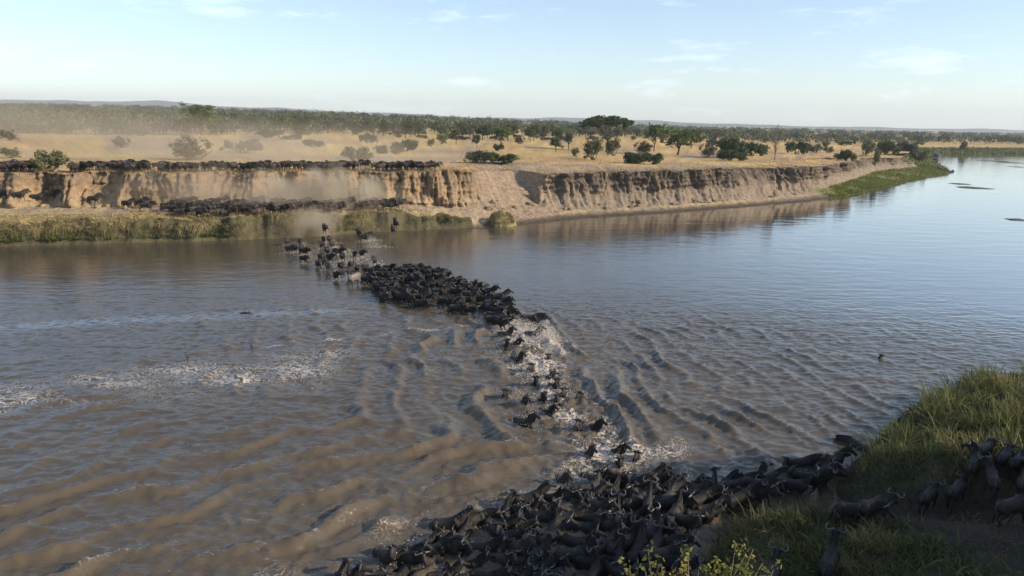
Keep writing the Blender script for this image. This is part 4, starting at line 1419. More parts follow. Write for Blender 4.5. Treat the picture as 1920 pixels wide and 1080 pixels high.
def wildebeest(loc, heading, var, stem, group, scale=1.0, tilt=0.0, roll=0.0, parts_=True, src=None):
    if parts_:
        src = src or VAR[var]
        o = bpy.data.objects.new('wildebeest', src['body'])
    else:
        o = bpy.data.objects.new('wildebeest', FAR_ME[var])
    C.objects.link(o)
    o.location = loc
    o.rotation_euler = Euler((roll, tilt, heading), 'XYZ')
    o.scale = (scale,) * 3
    tag(o, stem, 'wildebeest', group)
    if parts_:
        for nm in ('horn_l', 'horn_r', 'ear_l', 'ear_r', 'mane', 'beard', 'tail'):
            c = bpy.data.objects.new(nm.split('_')[0], src[nm])
            C.objects.link(c)
            c.parent = o
    ALL.append((o, stem))
    return o


def hd_of(dx, dy, spread=0.0):
    return math.atan2(dy, dx) + random.gauss(0, spread)


def pnpoly(x, y, poly):
    ins = False
    j = len(poly) - 1
    for i in range(len(poly)):
        xi, yi = poly[i][:2]
        xj, yj = poly[j][:2]
        if (yi > y) != (yj > y) and x < (xj - xi) * (y - yi) / (yj - yi) + xi:
            ins = not ins
        j = i
    return ins


def pack(poly, n, heading_fn, along, across, seed, tries=40000, taken=()):
    """dart throwing with body-shaped spacing"""
    r = random.Random(seed)
    xs, ys = [p[0] for p in poly], [p[1] for p in poly]
    out = list(taken)
    k0 = len(out)
    for _ in range(tries):
        if len(out) - k0 >= n:
            break
        x, y = r.uniform(min(xs), max(xs)), r.uniform(min(ys), max(ys))
        if not pnpoly(x, y, poly):
            continue
        h = heading_fn(x, y, r)
        ok = True
        for (a, b, hh) in out:
            dx, dy = x - a, y - b
            c, s = math.cos((h + hh) / 2), math.sin((h + hh) / 2)
            if abs(hh - h) > 1.2:
                c, s = math.cos(h), math.sin(h)
            u, v = dx * c + dy * s, -dx * s + dy * c
            if (u / along) ** 2 + (v / across) ** 2 < 1:
                ok = False
                break
        if ok:
            out.append((x, y, h))
    return out[k0:]


splash_at = []      # (x, y, strength)

# A: loose animals wading in the shallows below the far bank
c5 = lambda cx, cy: (cx / 3.692 + 520, cy / 3.692 + 400)
LOOSE = [(68, 185), (157, 185), (82, 235), (120, 230), (165, 228), (182, 255), (182, 300), (318, 170), (360, 170), (308, 203), (382, 203), (345, 245), (400, 250), (427, 252), (462, 228), (450, 290), (535, 272), (585, 265),
         (305, 295), (362, 297), (283, 335), (326, 322), (350, 348), (440, 345), (507, 340), (405, 410), (675, 318), (552, 360), (607, 370), (683, 368), (507, 385), (615, 440)]
for i, (cx, cy) in enumerate(LOOSE):
    px, py = c5(cx, cy)
    q = P(px, py, 0.75)
    h = hd_of(0.4, -0.92, 0.35)
    sh = -0.22 if q.y > 80 else -0.32
    wildebeest((q.x, q.y, sh), h, random.choice(['run', 'walk_left', 'walk_right', 'run', 'stand']), 'dark wildebeest splashing through the shallows, ' + ('nearest the far bank' if q.y > 88 else 'middle of the loose group' if q.y > 80.5 else 'just behind the tight pack'), 'wildebeest wading off the far bank', random.uniform(0.84, 0.98))
    splash_at.append((q.x, q.y, 0.8))
q = P(*c5(537, 445), 0.75)
wildebeest((q.x, q.y, -0.25), hd_of(0.5, 0.85), 'walk', 'pale tan wildebeest standing at the left edge of the midstream pack', None, 1.08, src=PALE)
for (cx, cy, hx, hy, z, t, lab) in [(325, 108, 0.3, -0.95, 1.0, 0.25, 'brown wildebeest coming down the cut in the grassy far bank'), (562, 135, 0.2, -0.97, 0.4, 0.3, 'wildebeest stepping off the foot of the grassy bank'),
                                    (604, 175, 0.95, -0.2, -0.35, 0.0, 'wildebeest plunging in beside a white splash under the far bank'), (815, 65, 0.2, -0.95, 1.6, 0.45, 'wildebeest scrambling down the bank between two straw tussocks'), (800, 110, 0.1, -0.97, 0.3, 0.4, 'wildebeest reaching the water below the straw tussocks')]:
    q = P(*c5(cx, cy), z + 0.7)
    wildebeest((q.x, q.y, z if z > 0 else z), math.atan2(hy, hx), 'walk_left', lab, None, 1.05, tilt=t)
splash_at.append((P(*c5(640, 195))[0], P(*c5(640, 195))[1], 2.0))

# B: tight pack in midstream
pb = [P(*c5(a, b), 0.6) for a, b in [(640, 395), (760, 372), (930, 352), (1010, 400), (1120, 378), (1150, 430), (1300, 462), (1480, 512), (1600, 580), (1655, 680), (1560, 745), (1430, 700), (1240, 660), (980, 620), (760, 590), (660, 545), (610, 450)]]


def pack_heading(x, y, r):
    return math.atan2(-0.72, 0.69) + r.gauss(0, 0.28)


PACK = pack(pb, 96, pack_heading, 1.2, 0.57, 3)
xs_ = sorted(q[0] for q in PACK)
for (x, y, h) in PACK:
    r_ = random.random()
    v = 'stand' if r_ < 0.25 else 'walk_left' if r_ < 0.45 else 'walk_right' if r_ < 0.65 else 'head_up' if r_ < 0.8 else 'head_low' if r_ < 0.9 else 'look_back'
    third = 'left third' if x < xs_[len(xs_) // 3] else 'middle' if x < xs_[2 * len(xs_) // 3] else 'right end'
    lat = (x + 6) * 0.72 + (y - 68) * 0.69
    third = ('far side, ' if lat > 0.9 else 'near edge, ' if lat < -2.4 else 'near side, ' if lat < -0.9 else 'core, ') + third
    wildebeest((x, y, -0.34 + random.uniform(-0.1, 0.08)), h, v, 'wildebeest in the ' + third + ' of the tight pack midstream', 'wildebeest packed tightly in midstream', random.uniform(0.84, 1.0))
for px, py, hx, hy, lab in [(936, 605, 0.5, -0.85, 'wildebeest at the front corner of the midstream pack, facing the splash'), (996, 601, 0.9, -0.3, 'lone wildebeest bucking just right of the midstream pack')]:
    q = P(px, py, 0.6)
    wildebeest((q.x, q.y, -0.3), math.atan2(hy, hx), 'run', lab, None, 1.08)
    splash_at.append((q.x, q.y, 0.8))

# C: swimmers
c6 = lambda cx, cy: (cx / 3.177 + 820, cy / 3.177 + 580)
SWIM = [(410, 155, 'with upright horns at the left of the big splash'), (575, 150, 'leaping in the middle of the big splash'), (415, 225, 'left of the pair below the big splash'), (452, 212, 'right of the pair below the big splash'), (480, 300, 'lunging below the first pair of swimmers'), (668, 285, 'with lit horns in the white water right of the lunging one'), (565, 350, 'with raised horns in the centre of the line'), (655, 400, 'half hidden in white spray'),
        (590, 435, 'dark one with its chest against the spray'), (695, 450, 'just right of the dark one in the spray'), (735, 500, 'broad dark one in the middle of the line'), (690, 535, 'low one in front of the broad dark one'), (860, 515, 'rightmost of the upper swimmers'), (400, 500, 'leftmost, ringed with churned foam'), (500, 550, 'low in the water left of the line'), (625, 530, 'with tall horns behind the big dark back'), (655, 605, 'showing a big dark back and shoulder'), (525, 665, 'small head alone at the left of the line'),
        (840, 690, 'left of the two heads side by side'), (930, 695, 'right of the two heads side by side'), (900, 840, 'left of the pair nearing the near herd'), (1055, 830, 'right of the pair nearing the near herd'), (1180, 865, 'joining the near herd at its right'), (740, 995, 'at the left in front of the near herd'), (940, 1000, 'with lit face about to join the near herd'), (1060, 905, 'almost under water behind the near herd')]
for i, (cx, cy, lab) in enumerate(SWIM):
    px, py = c6(cx, cy)
    q = P(px, py, 0.2)
    v = random.choice(['swim', 'swim_right', 'swim'])
    up = 0.2 if i in (0, 1, 2, 3, 4, 16) else 0
    wildebeest((q.x, q.y, -1.06 + up + random.uniform(-0.1, 0.06)), hd_of(0.45, -0.88, 0.45), v, 'swimming wildebeest ' + lab, 'wildebeest swimming in the line', random.uniform(0.94, 1.06), tilt=-0.12)
    splash_at.append((q.x, q.y, 1.6 if i < 10 else 0.7))
q = P(1642, 672, 0.1)
wildebeest((q.x, q.y, -1.08), 0.3, 'swim', 'lone swimming wildebeest head far out on the right of the river', None, 0.75, tilt=-0.1)

# D: the mass at the near bank
pd_ = [P(a, b, 0.7) for a, b in [(590, 1086), (640, 1046), (770, 1000), (870, 955), (960, 925), (1050, 905), (1150, 880), (1240, 868), (1310, 893), (1400, 890), (1500, 868), (1580, 858), (1560, 890), (1470, 915), (1400, 945), (1270, 985), (1250, 1030), (1290, 1090), (1200, 1130), (560, 1130)]]


def herd_heading(x, y, r):
    base = math.atan2(-0.25, 0.95) if x < 4 else math.atan2(0.15, 0.98)
    return base + r.gauss(0, 0.75)


HERD = pack(pd_, 142, herd_heading, 0.95, 0.46, 9)
for (x, y, h) in HERD:
    v = random.choice(['walk_left', 'walk_right', 'head_up', 'head_up_right', 'swim', 'swim_right', 'look_back', 'head_up', 'swim'])
    bed = float(near_z(np.array([x]), np.array([y]))[0])
    if bed > -0.45:
        v = random.choice(['stand', 'walk_left', 'walk_right', 'head_low', 'look_back', 'head_up_right', 'walk_right'])
    z = max(bed, -0.74) + random.uniform(-0.14, 0.10)
    rk = y - (23.0 + 0.62 * (min(x, 6) + 7) - 1.2)
    rowy = ('row farthest from the shore' if rk > -0.6 else 'second row from the open water' if rk > -1.9 else 'third row from the open water' if rk > -3.2 else 'fourth row from the open water' if rk > -4.6 else 'row nearest the camera')
    side = 'left end' if x < -2 else 'centre' if x < 3.5 else 'right of centre' if x < 8 else 'right end'
    wildebeest((x, y, z), h, v, 'wet wildebeest, near herd, ' + side + ', ' + rowy, 'wildebeest massed at the near bank', random.uniform(0.78, 0.96), tilt=random.uniform(-0.22, 0.08), roll=random.uniform(-0.1, 0.1))
    if random.random() < 0.3 and bed < -0.35:
        splash_at.append((x, y, 0.25))
q = P(1420, 868, 1.5)
wildebeest((q.x, q.y, -0.5), 0.25, 'swim', 'wildebeest rearing its head above the near herd against the water', None, 1.0, tilt=-0.25)

# E: animals climbing out over the near bank at the right
for px, py, hx, hy, v, lab in [
    (1742, 925, 0.75, 0.65, 'head_low', 'grey-backed wildebeest at the left of the climbing group on the shaded bank'),
    (1795, 915, 0.75, 0.65, 'head_low', 'grey-backed wildebeest with its rump to us beside the leftmost climber'),
    (1828, 868, 0.7, 0.7, 'look_back', 'wildebeest with wide horns behind the two grey-backed climbers'),
    (1862, 893, 0.4, 0.9, 'walk_left', 'wildebeest in the middle of the climbing group, tail to us'),
    (1900, 945, 0.95, 0.3, 'head_low', 'dark wildebeest lowest of the climbing group at the right'),
    (1885, 852, 0.75, 0.65, 'head_low', 'grey wildebeest highest on the bank beside the grass'),
    (1912, 862, 0.8, 0.6, 'walk_right', 'wildebeest cut by the right edge above the climbing group'),
    (1925, 900, 0.7, 0.7, 'walk_left', 'wildebeest cut by the right edge in the middle'),
    (1845, 838, 0.8, 0.5, 'head_low', 'wildebeest showing only horns beyond the climbing group'),
    (1605, 955, 0.9, -0.2, 'walk_right', 'wildebeest lying dark in the trodden hollow between the grass mounds'),
    (1640, 945, 0.8, 0.3, 'head_low', 'wildebeest deep in shadow right of the trodden hollow'),
    (1555, 1052, 0.55, 0.8, 'head_up', 'wildebeest with raised head at the bottom of the picture in the grass'),
    (1445, 1078, 0.5, 0.8, 'stand', 'wildebeest with sunlit rump at the bottom behind the leafy branch'),
    (1612, 812, -0.5, 0.6, 'head_low', 'wildebeest half hidden by grass at the water edge on the right'),
    (1585, 860, -0.8, 0.3, 'stand', 'wildebeest stepping out of the water under the grass tip'),
]:
    q = P(px, py, 2.6)
    low = 0.75 if px in (1612, 1585) else 0.0
    for _ in range(4):
        q = P(px, py, float(near_z(np.array([q.x]), np.array([q.y]))[0]) + 0.85)
    wildebeest((q.x, q.y, q.z - 0.95 - low), math.atan2(hy, hx), v, lab, 'wildebeest leaving the water on the near bank', random.uniform(0.86, 0.96))

# F: herd on the low ledge of the far bank
c1 = lambda cx, cy: (cx / 3.0, cy / 3.0 + 170)
for cx, cy, lab in [(30, 592, 'dusty wildebeest at the left edge of the ledge'), (110, 600, 'small wildebeest second on the ledge, under the pale cliff'), (212, 612, 'glossy dark wildebeest trotting along the left of the ledge'), (285, 595, 'wildebeest behind the glossy dark one on the ledge'), (530, 622, 'front wildebeest of the pair running on the bare ledge'), (585, 600, 'rear wildebeest of the pair running on the bare ledge'),
                    (718, 648, 'leftmost wildebeest of the trio before the ledge herd'), (795, 638, 'middle wildebeest of the trio before the ledge herd'), (826, 662, 'wildebeest turned to the water, right one of the trio on the ledge')]:
    px, py = c1(cx, cy)
    q = pick(px, py + 8)
    z = q.z
    wildebeest((q.x, q.y, z - 0.02), hd_of(1, 0.05, 0.15), random.choice(['run', 'walk_left', 'stand']), lab, None, 1.08)
pf = [pick(a, b + 7) for a, b in [(303, 388), (340, 380), (430, 376), (480, 372), (560, 380), (700, 380), (752, 378), (756, 388), (700, 393), (560, 396), (500, 402), (400, 402), (312, 400)]]
LEDGE = pack(pf, 95, lambda x, y, r: math.atan2(-0.1, 1) + r.gauss(0, 0.5), 0.8, 0.5, 21)

# G: the line along the top of the cliff: the rest of the herd, one mass
V_, T_, K_, nv_ = [], [], [], 0
rg = random.Random(77)
LINE = []
for k in range(235):
    px = rg.uniform(-30, 62) if k < 26 else rg.uniform(146, 815)
    q = P(px, 316, 8.4)
    # distance back from the rim
    i = int(np.argmin(np.abs(XX[:, R - 1] - q.x)))
    back = 0.9 + 5.2 * rg.random() ** 1.2
    x, y = XX[i, R - 1] + rg.uniform(-0.3, 0.3), YY[i, R - 1] + back
    z = drop(x, y, 40)
    LINE.append((x, y, z, rg.choice([0.1, -0.3, -0.9, -1.4, 0.6, 2.6, 1.2]) + rg.gauss(0, 0.3)))
for (x, y, h) in LEDGE:
    LINE.append((x, y, drop(x, y, 7.0), h))
for (x, y, z, h) in LINE:
    v_, t_, c_ = FAR[rg.choice(['stand', 'walk', 'walk2', 'stand'])]
    s = rg.uniform(0.88, 1.05)
    cs, sn = math.cos(h) * s, math.sin(h) * s
    V_.append(np.stack([x + v_[:, 0] * cs - v_[:, 1] * sn, y + v_[:, 0] * sn + v_[:, 1] * cs, z - 0.02 + v_[:, 2] * s], -1))
    T_.append(t_ + nv_)
    K_.append(c_ * (rg.uniform(0.6, 1.6) if rg.random() < 0.7 else rg.uniform(1.8, 3.4)) * np.array([1.08, 1.0, 0.92]))
    nv_ += len(v_)
o = link('waiting_herd', np_mesh('waiting_herd', np.concatenate(V_), [np.concatenate(T_)], np.concatenate(K_), smooth=True), M_hide)
tag(o, 'rest of the herd, lined up on the cliff top and crowding the ledge', 'herd', kind='stuff')


# ------------------------------------------------------------------ spray thrown up by the animals
def spray():
    r = np.random.default_rng(44)
    pts, sz = [], []
    for x, y, s in splash_at:
        n = int(330 * s)
        far_ = 0.8 if y < 62 else 1.1
        a = r.uniform(0, 6.283, n)
        q = np.abs(r.normal(0.55, 0.35, n)) * (0.8 + 0.4 * s)
        hgt = np.abs(r.exponential(0.20 * (0.6 + 0.5 * s), n)) * np.exp(-(q / 1.3) ** 2)
        pts.append(np.stack([x + np.cos(a) * q, y + np.sin(a) * q, 0.04 + hgt], -1))
        sz.append(r.uniform(0.009, 0.028, n) * far_)
    # plumes of the big splash
    for x, y, hx, hy, n, top in [(0.9, 55.0, 1.6, 1.4, 4200, 0.6), (2.6, 52.6, 1.0, 1.6, 4600, 0.9), (3.0, 49.8, 0.6, 1.2, 1700, 0.6), (1.6, 46.3, 1.0, 1.0, 500, 0.3), (8.6, 34.4, 0.5, 0.8, 350, 0.35), (6.4, 33.3, 1.0, 0.5, 350, 0.25), (-17.6, 92.5, 1.6, 0.5, 260, 0.4), (-17, 81.5, 2.0, 2.0, 300, 0.35), (-21, 87, 2.0, 3.0, 300, 0.35)]:
        gx_, gy_ = r.normal(0, hx * 0.6, n), r.normal(0, hy * 0.6, n)
        hgt = top * r.random(n) ** 1.8 * np.exp(-(gx_ / hx) ** 2 - (gy_ / hy) ** 2) * 1.8
        pts.append(np.stack([x + gx_, y + gy_, 0.05 + hgt], -1))
        sz.append(r.uniform(0.009, 0.032, n) * (0.8 if y < 62 else 1.2))
    p, s = np.concatenate(pts), np.concatenate(sz)
    n = len(p)
    tet = np.array([[1, 1, 1], [1, -1, -1], [-1, 1, -1], [-1, -1, 1]]) * 0.6
    st_ = np.stack([np.ones(n), np.ones(n), r.uniform(0.8, 1.8, n)], -1)
    v = (p[:, None, :] + tet[None] * (s[:, None] * st_)[:, None, :] + r.normal(0, 0.25, (n, 4, 3)) * s[:, None, None]).reshape(-1, 3)
    f = (np.arange(n)[:, None, None] * 4 + np.array([[0, 1, 2], [0, 3, 1], [0, 2, 3], [1, 3, 2]])[None]).reshape(-1, 3)
    o = link('splash_spray', np_mesh('splash_spray', v, [f], np.tile([0.70, 0.64, 0.56], (len(v), 1))), M_foam)
    tag(o, 'white spray and droplets thrown up by the crossing animals', 'spray', kind='stuff')


spray()


# ------------------------------------------------------------------ rocks, mud bars, drift wood
def lump(name, loc, sx, sy, sz, seed, mat, col, label, cat, group=None):
    bm = bmesh.new()
    bmesh.ops.create_icosphere(bm, subdivisions=3, radius=1.0)
    for v in bm.verts:
        c = v.co
        k = 1 + 0.35 * float(noise2(np.array([c.x * 1.3 + seed * 3.1]), np.array([c.y * 1.3 + c.z * 0.9]), seed)[0]) + 0.15 * float(noise2(np.array([c.x * 3.1 + c.z]), np.array([c.y * 3.1 + seed]), seed + 5)[0]) + 0.12 * float(noise2(np.array([c.x * 7 + c.z * 5]), np.array([c.y * 7 + seed + c.z]), seed + 9)[0])
        if c.z < 0.1:
            hh = max(1e-3, math.hypot(c.x, c.y))
            v.co = Vector((c.x / hh * sx * k * 1.12, c.y / hh * sy * k * 1.12, (c.z - 0.1) * sz * 0.7 * k))
        else:
            v.co = Vector((c.x * sx * k, c.y * sy * k, c.z * sz * k))
    me = bpy.data.meshes.new(name)
    bm.to_mesh(me)
    bm.free()
    a = me.color_attributes.new('Col', 'FLOAT_COLOR', 'POINT')
    a.data.foreach_set('color', np.tile(np.array([*col, 1], np.float32), len(me.vertices)))
    me.polygons.foreach_set('use_smooth', np.ones(len(me.polygons), bool))
    o = link(name, me, mat)
    o.location = loc
    return tag(o, label, cat, group)


dark = (0.055, 0.05, 0.045)
for i, (px, py, wp, hp, lab) in enumerate([(1752, 292, 22, 7, 'long dark rock in the water behind the river bend'), (1754, 300, 15, 5, 'smaller dark rock in front of the long one at the bend'), (1765, 316, 14, 6, 'rounded dark rock off the grassy tip of the bend'),
                                           (1776, 323, 20, 5, 'flat dark rock at the end of the grassy tip'), (1786, 322, 6, 4, 'tiny rock off the grassy tip'), (1740, 291, 14, 7, 'dark rock against the bank behind the bend')]):
    q = P(px, py, 0.0)
    m = q.y / F_PX
    lump('river_rock', (q.x, q.y, 0.0), wp * m / 2, wp * m / 2.4, hp * m * 0.8, i + 3, M_rock, dark, lab, 'rock')
for i, (px, py, wp, lab) in enumerate([(1822, 352, 54, 'largest low mud bar in the pale water at the right'), (1800, 345, 36, 'thin mud bar left of the largest one'), (1908, 412, 36, 'mud bar cut by the right edge'), (1865, 302, 50, 'far thin mud bar across the pale water'), (1905, 313, 24, 'short mud bar at the far right edge'), (1895, 305, 40, 'long mud bar near the far right bank')]):
    q = P(px, py, 0.0)
    m = q.y / F_PX
    lump('mud_bar', (q.x, q.y, -0.02), wp * m / 2, wp * m * 0.55, 0.16, i + 31, M_rock, (0.10, 0.09, 0.075), lab, 'mud bar')
# boulders and clods on the ramp
for i, (px, py, wp, hp, lab) in enumerate([(1011, 374, 20, 26, 'standing clod of earth on the ramp in the gully'), (940, 418, 46, 27, 'grass-topped earth block at the water below the gully')]):
    q = pick(px, py)
    m = q.y / F_PX
    lump('earth_block', (q.x, q.y, q.z - 0.1), wp * m / 2, wp * m / 2.2, hp * m * 0.85, i + 51, M_bank, (0.30, 0.22, 0.15) if i != 1 else (0.26, 0.21, 0.10), lab, 'earth block')
q = pick(940, 422)
r = np.random.default_rng(61)
n = 1400
a, zz = r.uniform(0, 6.28, n), r.uniform(0.4, 2.0, n)
rr_ = 1.75 * np.sqrt(np.clip(1 - ((zz - 0.4) / 1.75) ** 2, 0.05, 1))
pp = np.stack([q.x + np.cos(a) * rr_, q.y + np.sin(a) * rr_, q.z + zz], -1)
dd = unit(np.stack([np.cos(a), np.sin(a), 0.8 * np.ones(n)], -1) + r.normal(0, 0.3, (n, 3)))
cA = mixc(np.array([0.16, 0.16, 0.06]), np.array([0.36, 0.28, 0.12]), r.random(n))
grass_object('tussock_grass', [blades(pp, dd, r.uniform(0.4, 0.9, n), r.uniform(0.04, 0.08, n), r.uniform(0.8, 2.0, n), cA * 0.8, cA, 8)], 'straw grass covering the earth block below the gully')

# crumbled earth at the foot of the cliffs: too many and small to count
def clods():
    p1, _, r = bank_points(900, -80, 72, 2.85, 3.5, 401, lambda q: np.clip(0.3 + 1.6 * fbm(q[:, 0] * 0.2, q[:, 1] * 0, 151, 2), 0.03, 1))
    k = len(p1)
    base_ = np.array([[1, 1, 1], [1, 1, -1], [1, -1, 1], [1, -1, -1], [-1, 1, 1], [-1, 1, -1], [-1, -1, 1], [-1, -1, -1]]) * 0.5
    fq = np.array([[0, 2, 3, 1], [4, 5, 7, 6], [0, 1, 5, 4], [2, 6, 7, 3], [0, 4, 6, 2], [1, 3, 7, 5]])
    sz = 0.12 + 0.75 * r.random(k) ** 4
    v = p1[:, None, :] + (base_[None] * np.array([1.2, 1.0, 0.9]) + r.normal(0, 0.16, (k, 8, 3))) * sz[:, None, None]
    f = np.arange(k)[:, None, None] * 8 + fq[None]
    c = mixc(np.array([0.24, 0.18, 0.125]), np.array([0.37, 0.26, 0.15]), sstep(4, -12, p1[:, 0])) * r.uniform(0.6, 1.15, k)[:, None]
    tag(link('crumbled_earth', np_mesh('crumbled_earth', v.reshape(-1, 3), [f.reshape(-1, 4)], np.repeat(c, 8, 0)), M_bank), 'crumbled clods of earth at the foot of the cliffs', 'earth', kind='stuff')


clods()
# drift wood
S = Shapes()
q = P(463, 588)
S.loft([(-0.55, 0, 0.02), (-0.2, 0.03, 0.07), (0.2, 0.0, 0.06), (0.6, -0.05, 0.03)], [0.04, 0.09, 0.08, 0.03], seg=7, col=(0.05, 0.042, 0.035))
S.loft([(0.1, 0, 0.08), (0.2, 0.05, 0.25), (0.28, 0.07, 0.34)], [0.035, 0.025, 0.01], ref=(1, 0, 0), seg=5, col=(0.05, 0.042, 0.035))
o = link('driftwood', S.mesh('driftwood', M_wood))
o.location = (q.x, q.y, 0)
tag(o, 'short dark piece of driftwood floating on the left water', 'driftwood')
for px, py, lab in [(352, 676, 'dark snag sticking out of the water at the left'), (472, 655, 'dark snag by the foam line right of the other snag')]:
    q = P(px, py)
    S = Shapes()
    S.loft([(0.1, 0, -0.3), (0.02, 0, 0.1), (-0.08, 0.02, 0.35), (-0.2, 0.03, 0.55)], [0.05, 0.045, 0.03, 0.012], ref=(1, 0, 0), seg=6, col=(0.045, 0.038, 0.032))
    S.loft([(0.0, 0, 0.15), (0.1, 0, 0.3), (0.14, 0, 0.42)], [0.025, 0.018, 0.008], ref=(1, 0, 0), seg=5, col=(0.045, 0.038, 0.032))
    o = link('snag', S.mesh('snag', M_wood))
    o.location = (q.x, q.y, 0)
    tag(o, lab, 'snag')


# ------------------------------------------------------------------ tree below the camera: only its lit top reaches the picture
def leafy_top():
    e = bpy.data.objects.new('leafy_tree', None)
    C.objects.link(e)
    bx, by = 1.9, 7.2
    gz = float(near_z(np.array([bx]), np.array([by]))[0])
    e.location = (bx, by, gz)
    tag(e, 'slender tree with sunlit yellow-green leaves at the bottom edge', 'tree')
    rnd = random.Random(8)
    S = Shapes()
    top = 8.6
    col = (0.16, 0.13, 0.09)
    limb(S, (0, 0, -0.3), (0.1, 0.2, top - 1.2), 0.14, 0.06, 0.2, rnd, col, 8, 8)
    tw = Shapes()
    cen = []
    for (px, py) in [(1180, 1062), (1215, 1030), (1240, 1058), (1290, 1035), (1310, 1066), (1345, 1050), (1380, 1018), (1395, 1045), (1412, 1030), (1430, 1056), (1450, 1068), (1365, 1068), (1270, 1072), (1210, 1070), (1400, 1072), (1335, 1078)]:
        d = view_ray(px, py)
        tip = Vector((0, 0, CAM_H)) + d * (rnd.uniform(8.0, 9.2) / d.y) - e.location
        s0 = Vector((0.1, 0.2, top - rnd.uniform(1.3, 2.6))) + Vector((tip.x * 0.35, tip.y * 0.3, 0))
        pts = limb(tw, s0, tip, 0.022, 0.006, 0.12, rnd, col, 6, 5)
        for k in range(13):
            t = 0.45 + 0.55 * k / 12
            i = min(int(t * 5), 4)
            q = pts[i].lerp(pts[i + 1], t * 5 - i)
            cen.append(tuple(q + Vector((rnd.gauss(0, 0.05), rnd.gauss(0, 0.05), rnd.gauss(0, 0.04)))))
    for k in range(60):
        a, rr = rnd.uniform(0, 6.28), rnd.uniform(0.2, 1.2)
        cen.append((0.3 + math.cos(a) * rr, 0.3 + math.sin(a) * rr, top - rnd.uniform(1.4, 3.2)))
    t = link('trunk', S.mesh('trunk', M_wood), parent=e)
    link('twigs', tw.mesh('twigs', M_wood), parent=e)
    v, qd, c = leaf_cloud(cen, [0.085] * len(cen), 8, 0.032, (0.27, 0.25, 0.06), 71, 1.0)
    link('leaves', np_mesh('leaves', v, [qd], c), M_leaf, parent=e)


leafy_top()
# riverside trees standing outside the picture on the right: their shade lies over the near bank
for i, (x, y, sx, sz, lab) in enumerate([(22.0, 12.0, 2.0, 2.0, 'tall riverside tree nearest the water below the picture'), (29.0, 17.0, 2.1, 2.1, 'second riverside tree beyond the lower right corner'), (35.5, 22.0, 2.0, 1.9, 'third riverside tree beyond the right edge'), 
                                         (17.0, 5.0, 2.0, 2.1, 'riverside tree under the camera on the right'), (27.0, 8.0, 2.1, 2.4, 'riverside tree behind the first one'), (33.0, 13.0, 2.1, 2.2, 'riverside tree behind the second one'), (40.0, 18.5, 2.1, 2.1, 'riverside tree behind the third one')]):
    plant('tree', (x, y, float(near_z(np.array([x]), np.array([y]))[0]) - 0.1), sx, sz, lab, 'riverside trees on the near bank', var=i)


# ------------------------------------------------------------------ dust and haze
def dust(name, loc, size, density, seed, label, scale=0.16, bias=0.42):
    bm = bmesh.new()
    bmesh.ops.create_icosphere(bm, subdivisions=3, radius=1.0)
    me = bpy.data.meshes.new(name)
    bm.to_mesh(me)
    bm.free()
    o = link(name, me)
    o.location = loc
    o.scale = size
    m = bpy.data.materials.new(name)
    m.use_nodes = True
    n, l = m.node_tree.nodes, m.node_tree.links
    n.clear()
    out = n.new('ShaderNodeOutputMaterial')
    pv = n.new('ShaderNodeVolumePrincipled')
    pv.inputs['Color'].default_value = (0.86, 0.74, 0.56, 1)
    pv.inputs['Anisotropy'].default_value = 0.2
    t = n.new('ShaderNodeTexCoord')
    ln = n.new('ShaderNodeVectorMath')
    ln.operation = 'LENGTH'
    l.new(t.outputs['Object'], ln.inputs[0])
    ge = n.new('ShaderNodeNewGeometry')
    nz = n.new('ShaderNodeTexNoise')
    nz.inputs['Scale'].default_value = scale
    nz.inputs['Detail'].default_value = 5
    nz.inputs['Roughness'].default_value = 0.6
    l.new(ge.outputs['Position'], nz.inputs['Vector'])
    # density = d * max(0, (1 - r) + 2.4 * (noise - bias))  -> ragged billows that die out before the hull
    fall = n.new('ShaderNodeMath')
    fall.operation = 'SUBTRACT'
    fall.inputs[0].default_value = 0.9
    l.new(ln.outputs['Value'], fall.inputs[1])
    nb_ = n.new('ShaderNodeMath')
    nb_.operation = 'MULTIPLY_ADD'
    nb_.inputs[1].default_value = 2.4
    nb_.inputs[2].default_value = -2.4 * (bias + 0.1)
    l.new(nz.outputs['Fac'], nb_.inputs[0])
    sm = n.new('ShaderNodeMath')
    sm.operation = 'ADD'
    l.new(fall.outputs[0], sm.inputs[0])
    l.new(nb_.outputs[0], sm.inputs[1])
    edge = n.new('ShaderNodeMapRange')
    edge.inputs['From Min'].default_value = 1.0
    edge.inputs['From Max'].default_value = 0.55
    l.new(ln.outputs['Value'], edge.inputs['Value'])
    cl_ = n.new('ShaderNodeMath')
    cl_.operation = 'MAXIMUM'
    cl_.inputs[1].default_value = 0.0
    l.new(sm.outputs[0], cl_.inputs[0])
    m1 = n.new('ShaderNodeMath')
    m1.operation = 'MULTIPLY'
    l.new(cl_.outputs[0], m1.inputs[0])
    l.new(edge.outputs['Result'], m1.inputs[1])
    mu = n.new('ShaderNodeMath')
    mu.operation = 'MULTIPLY'
    mu.inputs[1].default_value = density
    l.new(m1.outputs[0], mu.inputs[0])
    l.new(mu.outputs[0], pv.inputs['Density'])
    l.new(pv.outputs['Volume'], out.inputs['Volume'])
    me.materials.append(m)
    tag(o, label, 'dust', kind='stuff')


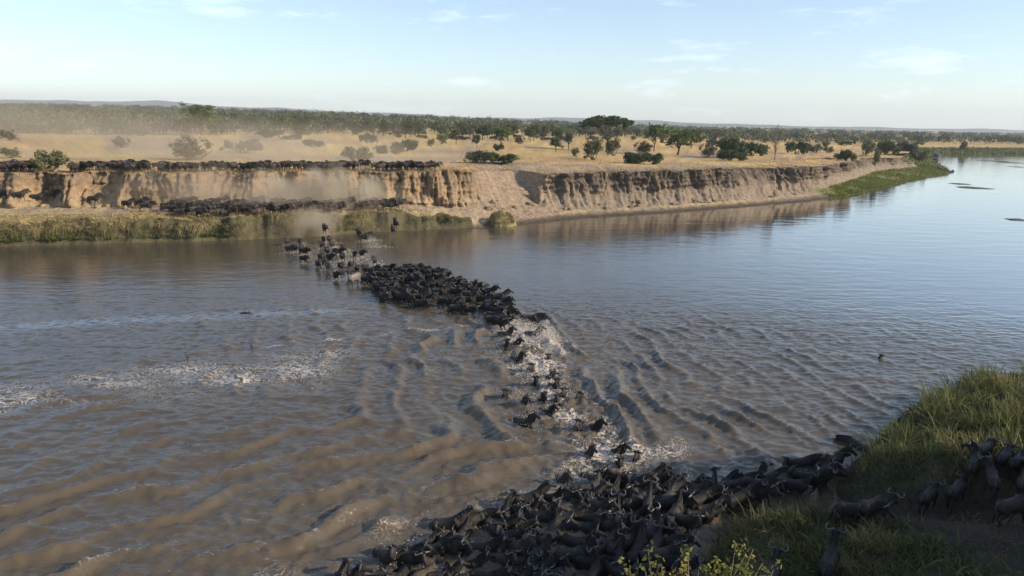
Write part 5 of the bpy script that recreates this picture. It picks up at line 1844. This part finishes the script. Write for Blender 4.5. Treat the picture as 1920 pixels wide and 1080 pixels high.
dust('dust_cloud', (-27, 111, 5.2), (13, 7, 5.0), 1.0, 1, 'pale dust billowing at the cliff foot above the ledge herd', 0.22, 0.47)
dust('dust_cloud', (-46, 106, 5.2), (26, 9, 5.5), 0.26, 2, 'thin dust hanging over the left of the ledge', 0.12, 0.45)
dust('dust_cloud', (-28, 101.0, 1.8), (8, 5, 3.6), 0.5, 3, 'dust rolling down the cut in the grassy bank', 0.3, 0.47)
dust('dust_cloud', (-55, 135, 10), (58, 32, 9), 0.032, 4, 'broad veil of dust over the upper herd', 0.05, 0.42)
dust('dust_cloud', (-180, 265, 12), (125, 85, 14), 0.010, 5, 'brown dust drifting before the left woodland', 0.02, 0.42)

hz_bm = bmesh.new()
bmesh.ops.create_cube(hz_bm, size=1.0)
hz_me = bpy.data.meshes.new('haze')
hz_bm.to_mesh(hz_me)
hz_bm.free()
haze = link('haze', hz_me)
haze.scale = (26000, 11000, 260)
haze.location = (0, 4500, 126)
hm = bpy.data.materials.new('haze')
hm.use_nodes = True
hm.node_tree.nodes.clear()
ho = hm.node_tree.nodes.new('ShaderNodeOutputMaterial')
hv = hm.node_tree.nodes.new('ShaderNodeVolumePrincipled')
hv.inputs['Color'].default_value = (0.80, 0.88, 1.0, 1)
hv.inputs['Density'].default_value = 0.00011
hv.inputs['Anisotropy'].default_value = 0.1
hm.node_tree.links.new(hv.outputs['Volume'], ho.inputs['Volume'])
hz_me.materials.append(hm)
tag(haze, 'pale blue air between the camera and the horizon', 'haze', kind='stuff')

# ------------------------------------------------------------------ labels: number look-alikes from the left within their own small set
ORD = ['leftmost', 'second from left', 'third from left', 'fourth from left', 'fifth from left', 'sixth from left', 'seventh from left', 'eighth from left', 'ninth from left', 'tenth from left']
ORD += ['%s from left' % w for w in ('eleventh', 'twelfth', 'thirteenth', 'fourteenth', 'fifteenth', 'sixteenth', 'seventeenth', 'eighteenth', 'nineteenth', 'twentieth', 'twenty-first', 'twenty-second', 'twenty-third', 'twenty-fourth', 'twenty-fifth', 'twenty-sixth', 'twenty-seventh', 'twenty-eighth')]
bpy.context.view_layer.update()
same = {}
for o in C.objects:
    if o.parent is None and o.get('group') and o.get('label') and o.get('kind') is None:
        same.setdefault(o['label'], []).append(o)
for lab, obs in same.items():
    if 1 < len(obs) <= len(ORD):
        obs.sort(key=lambda o: o.location.x / o.location.y)
        for i, o in enumerate(obs):
            o['label'] = ORD[i] + ', ' + lab
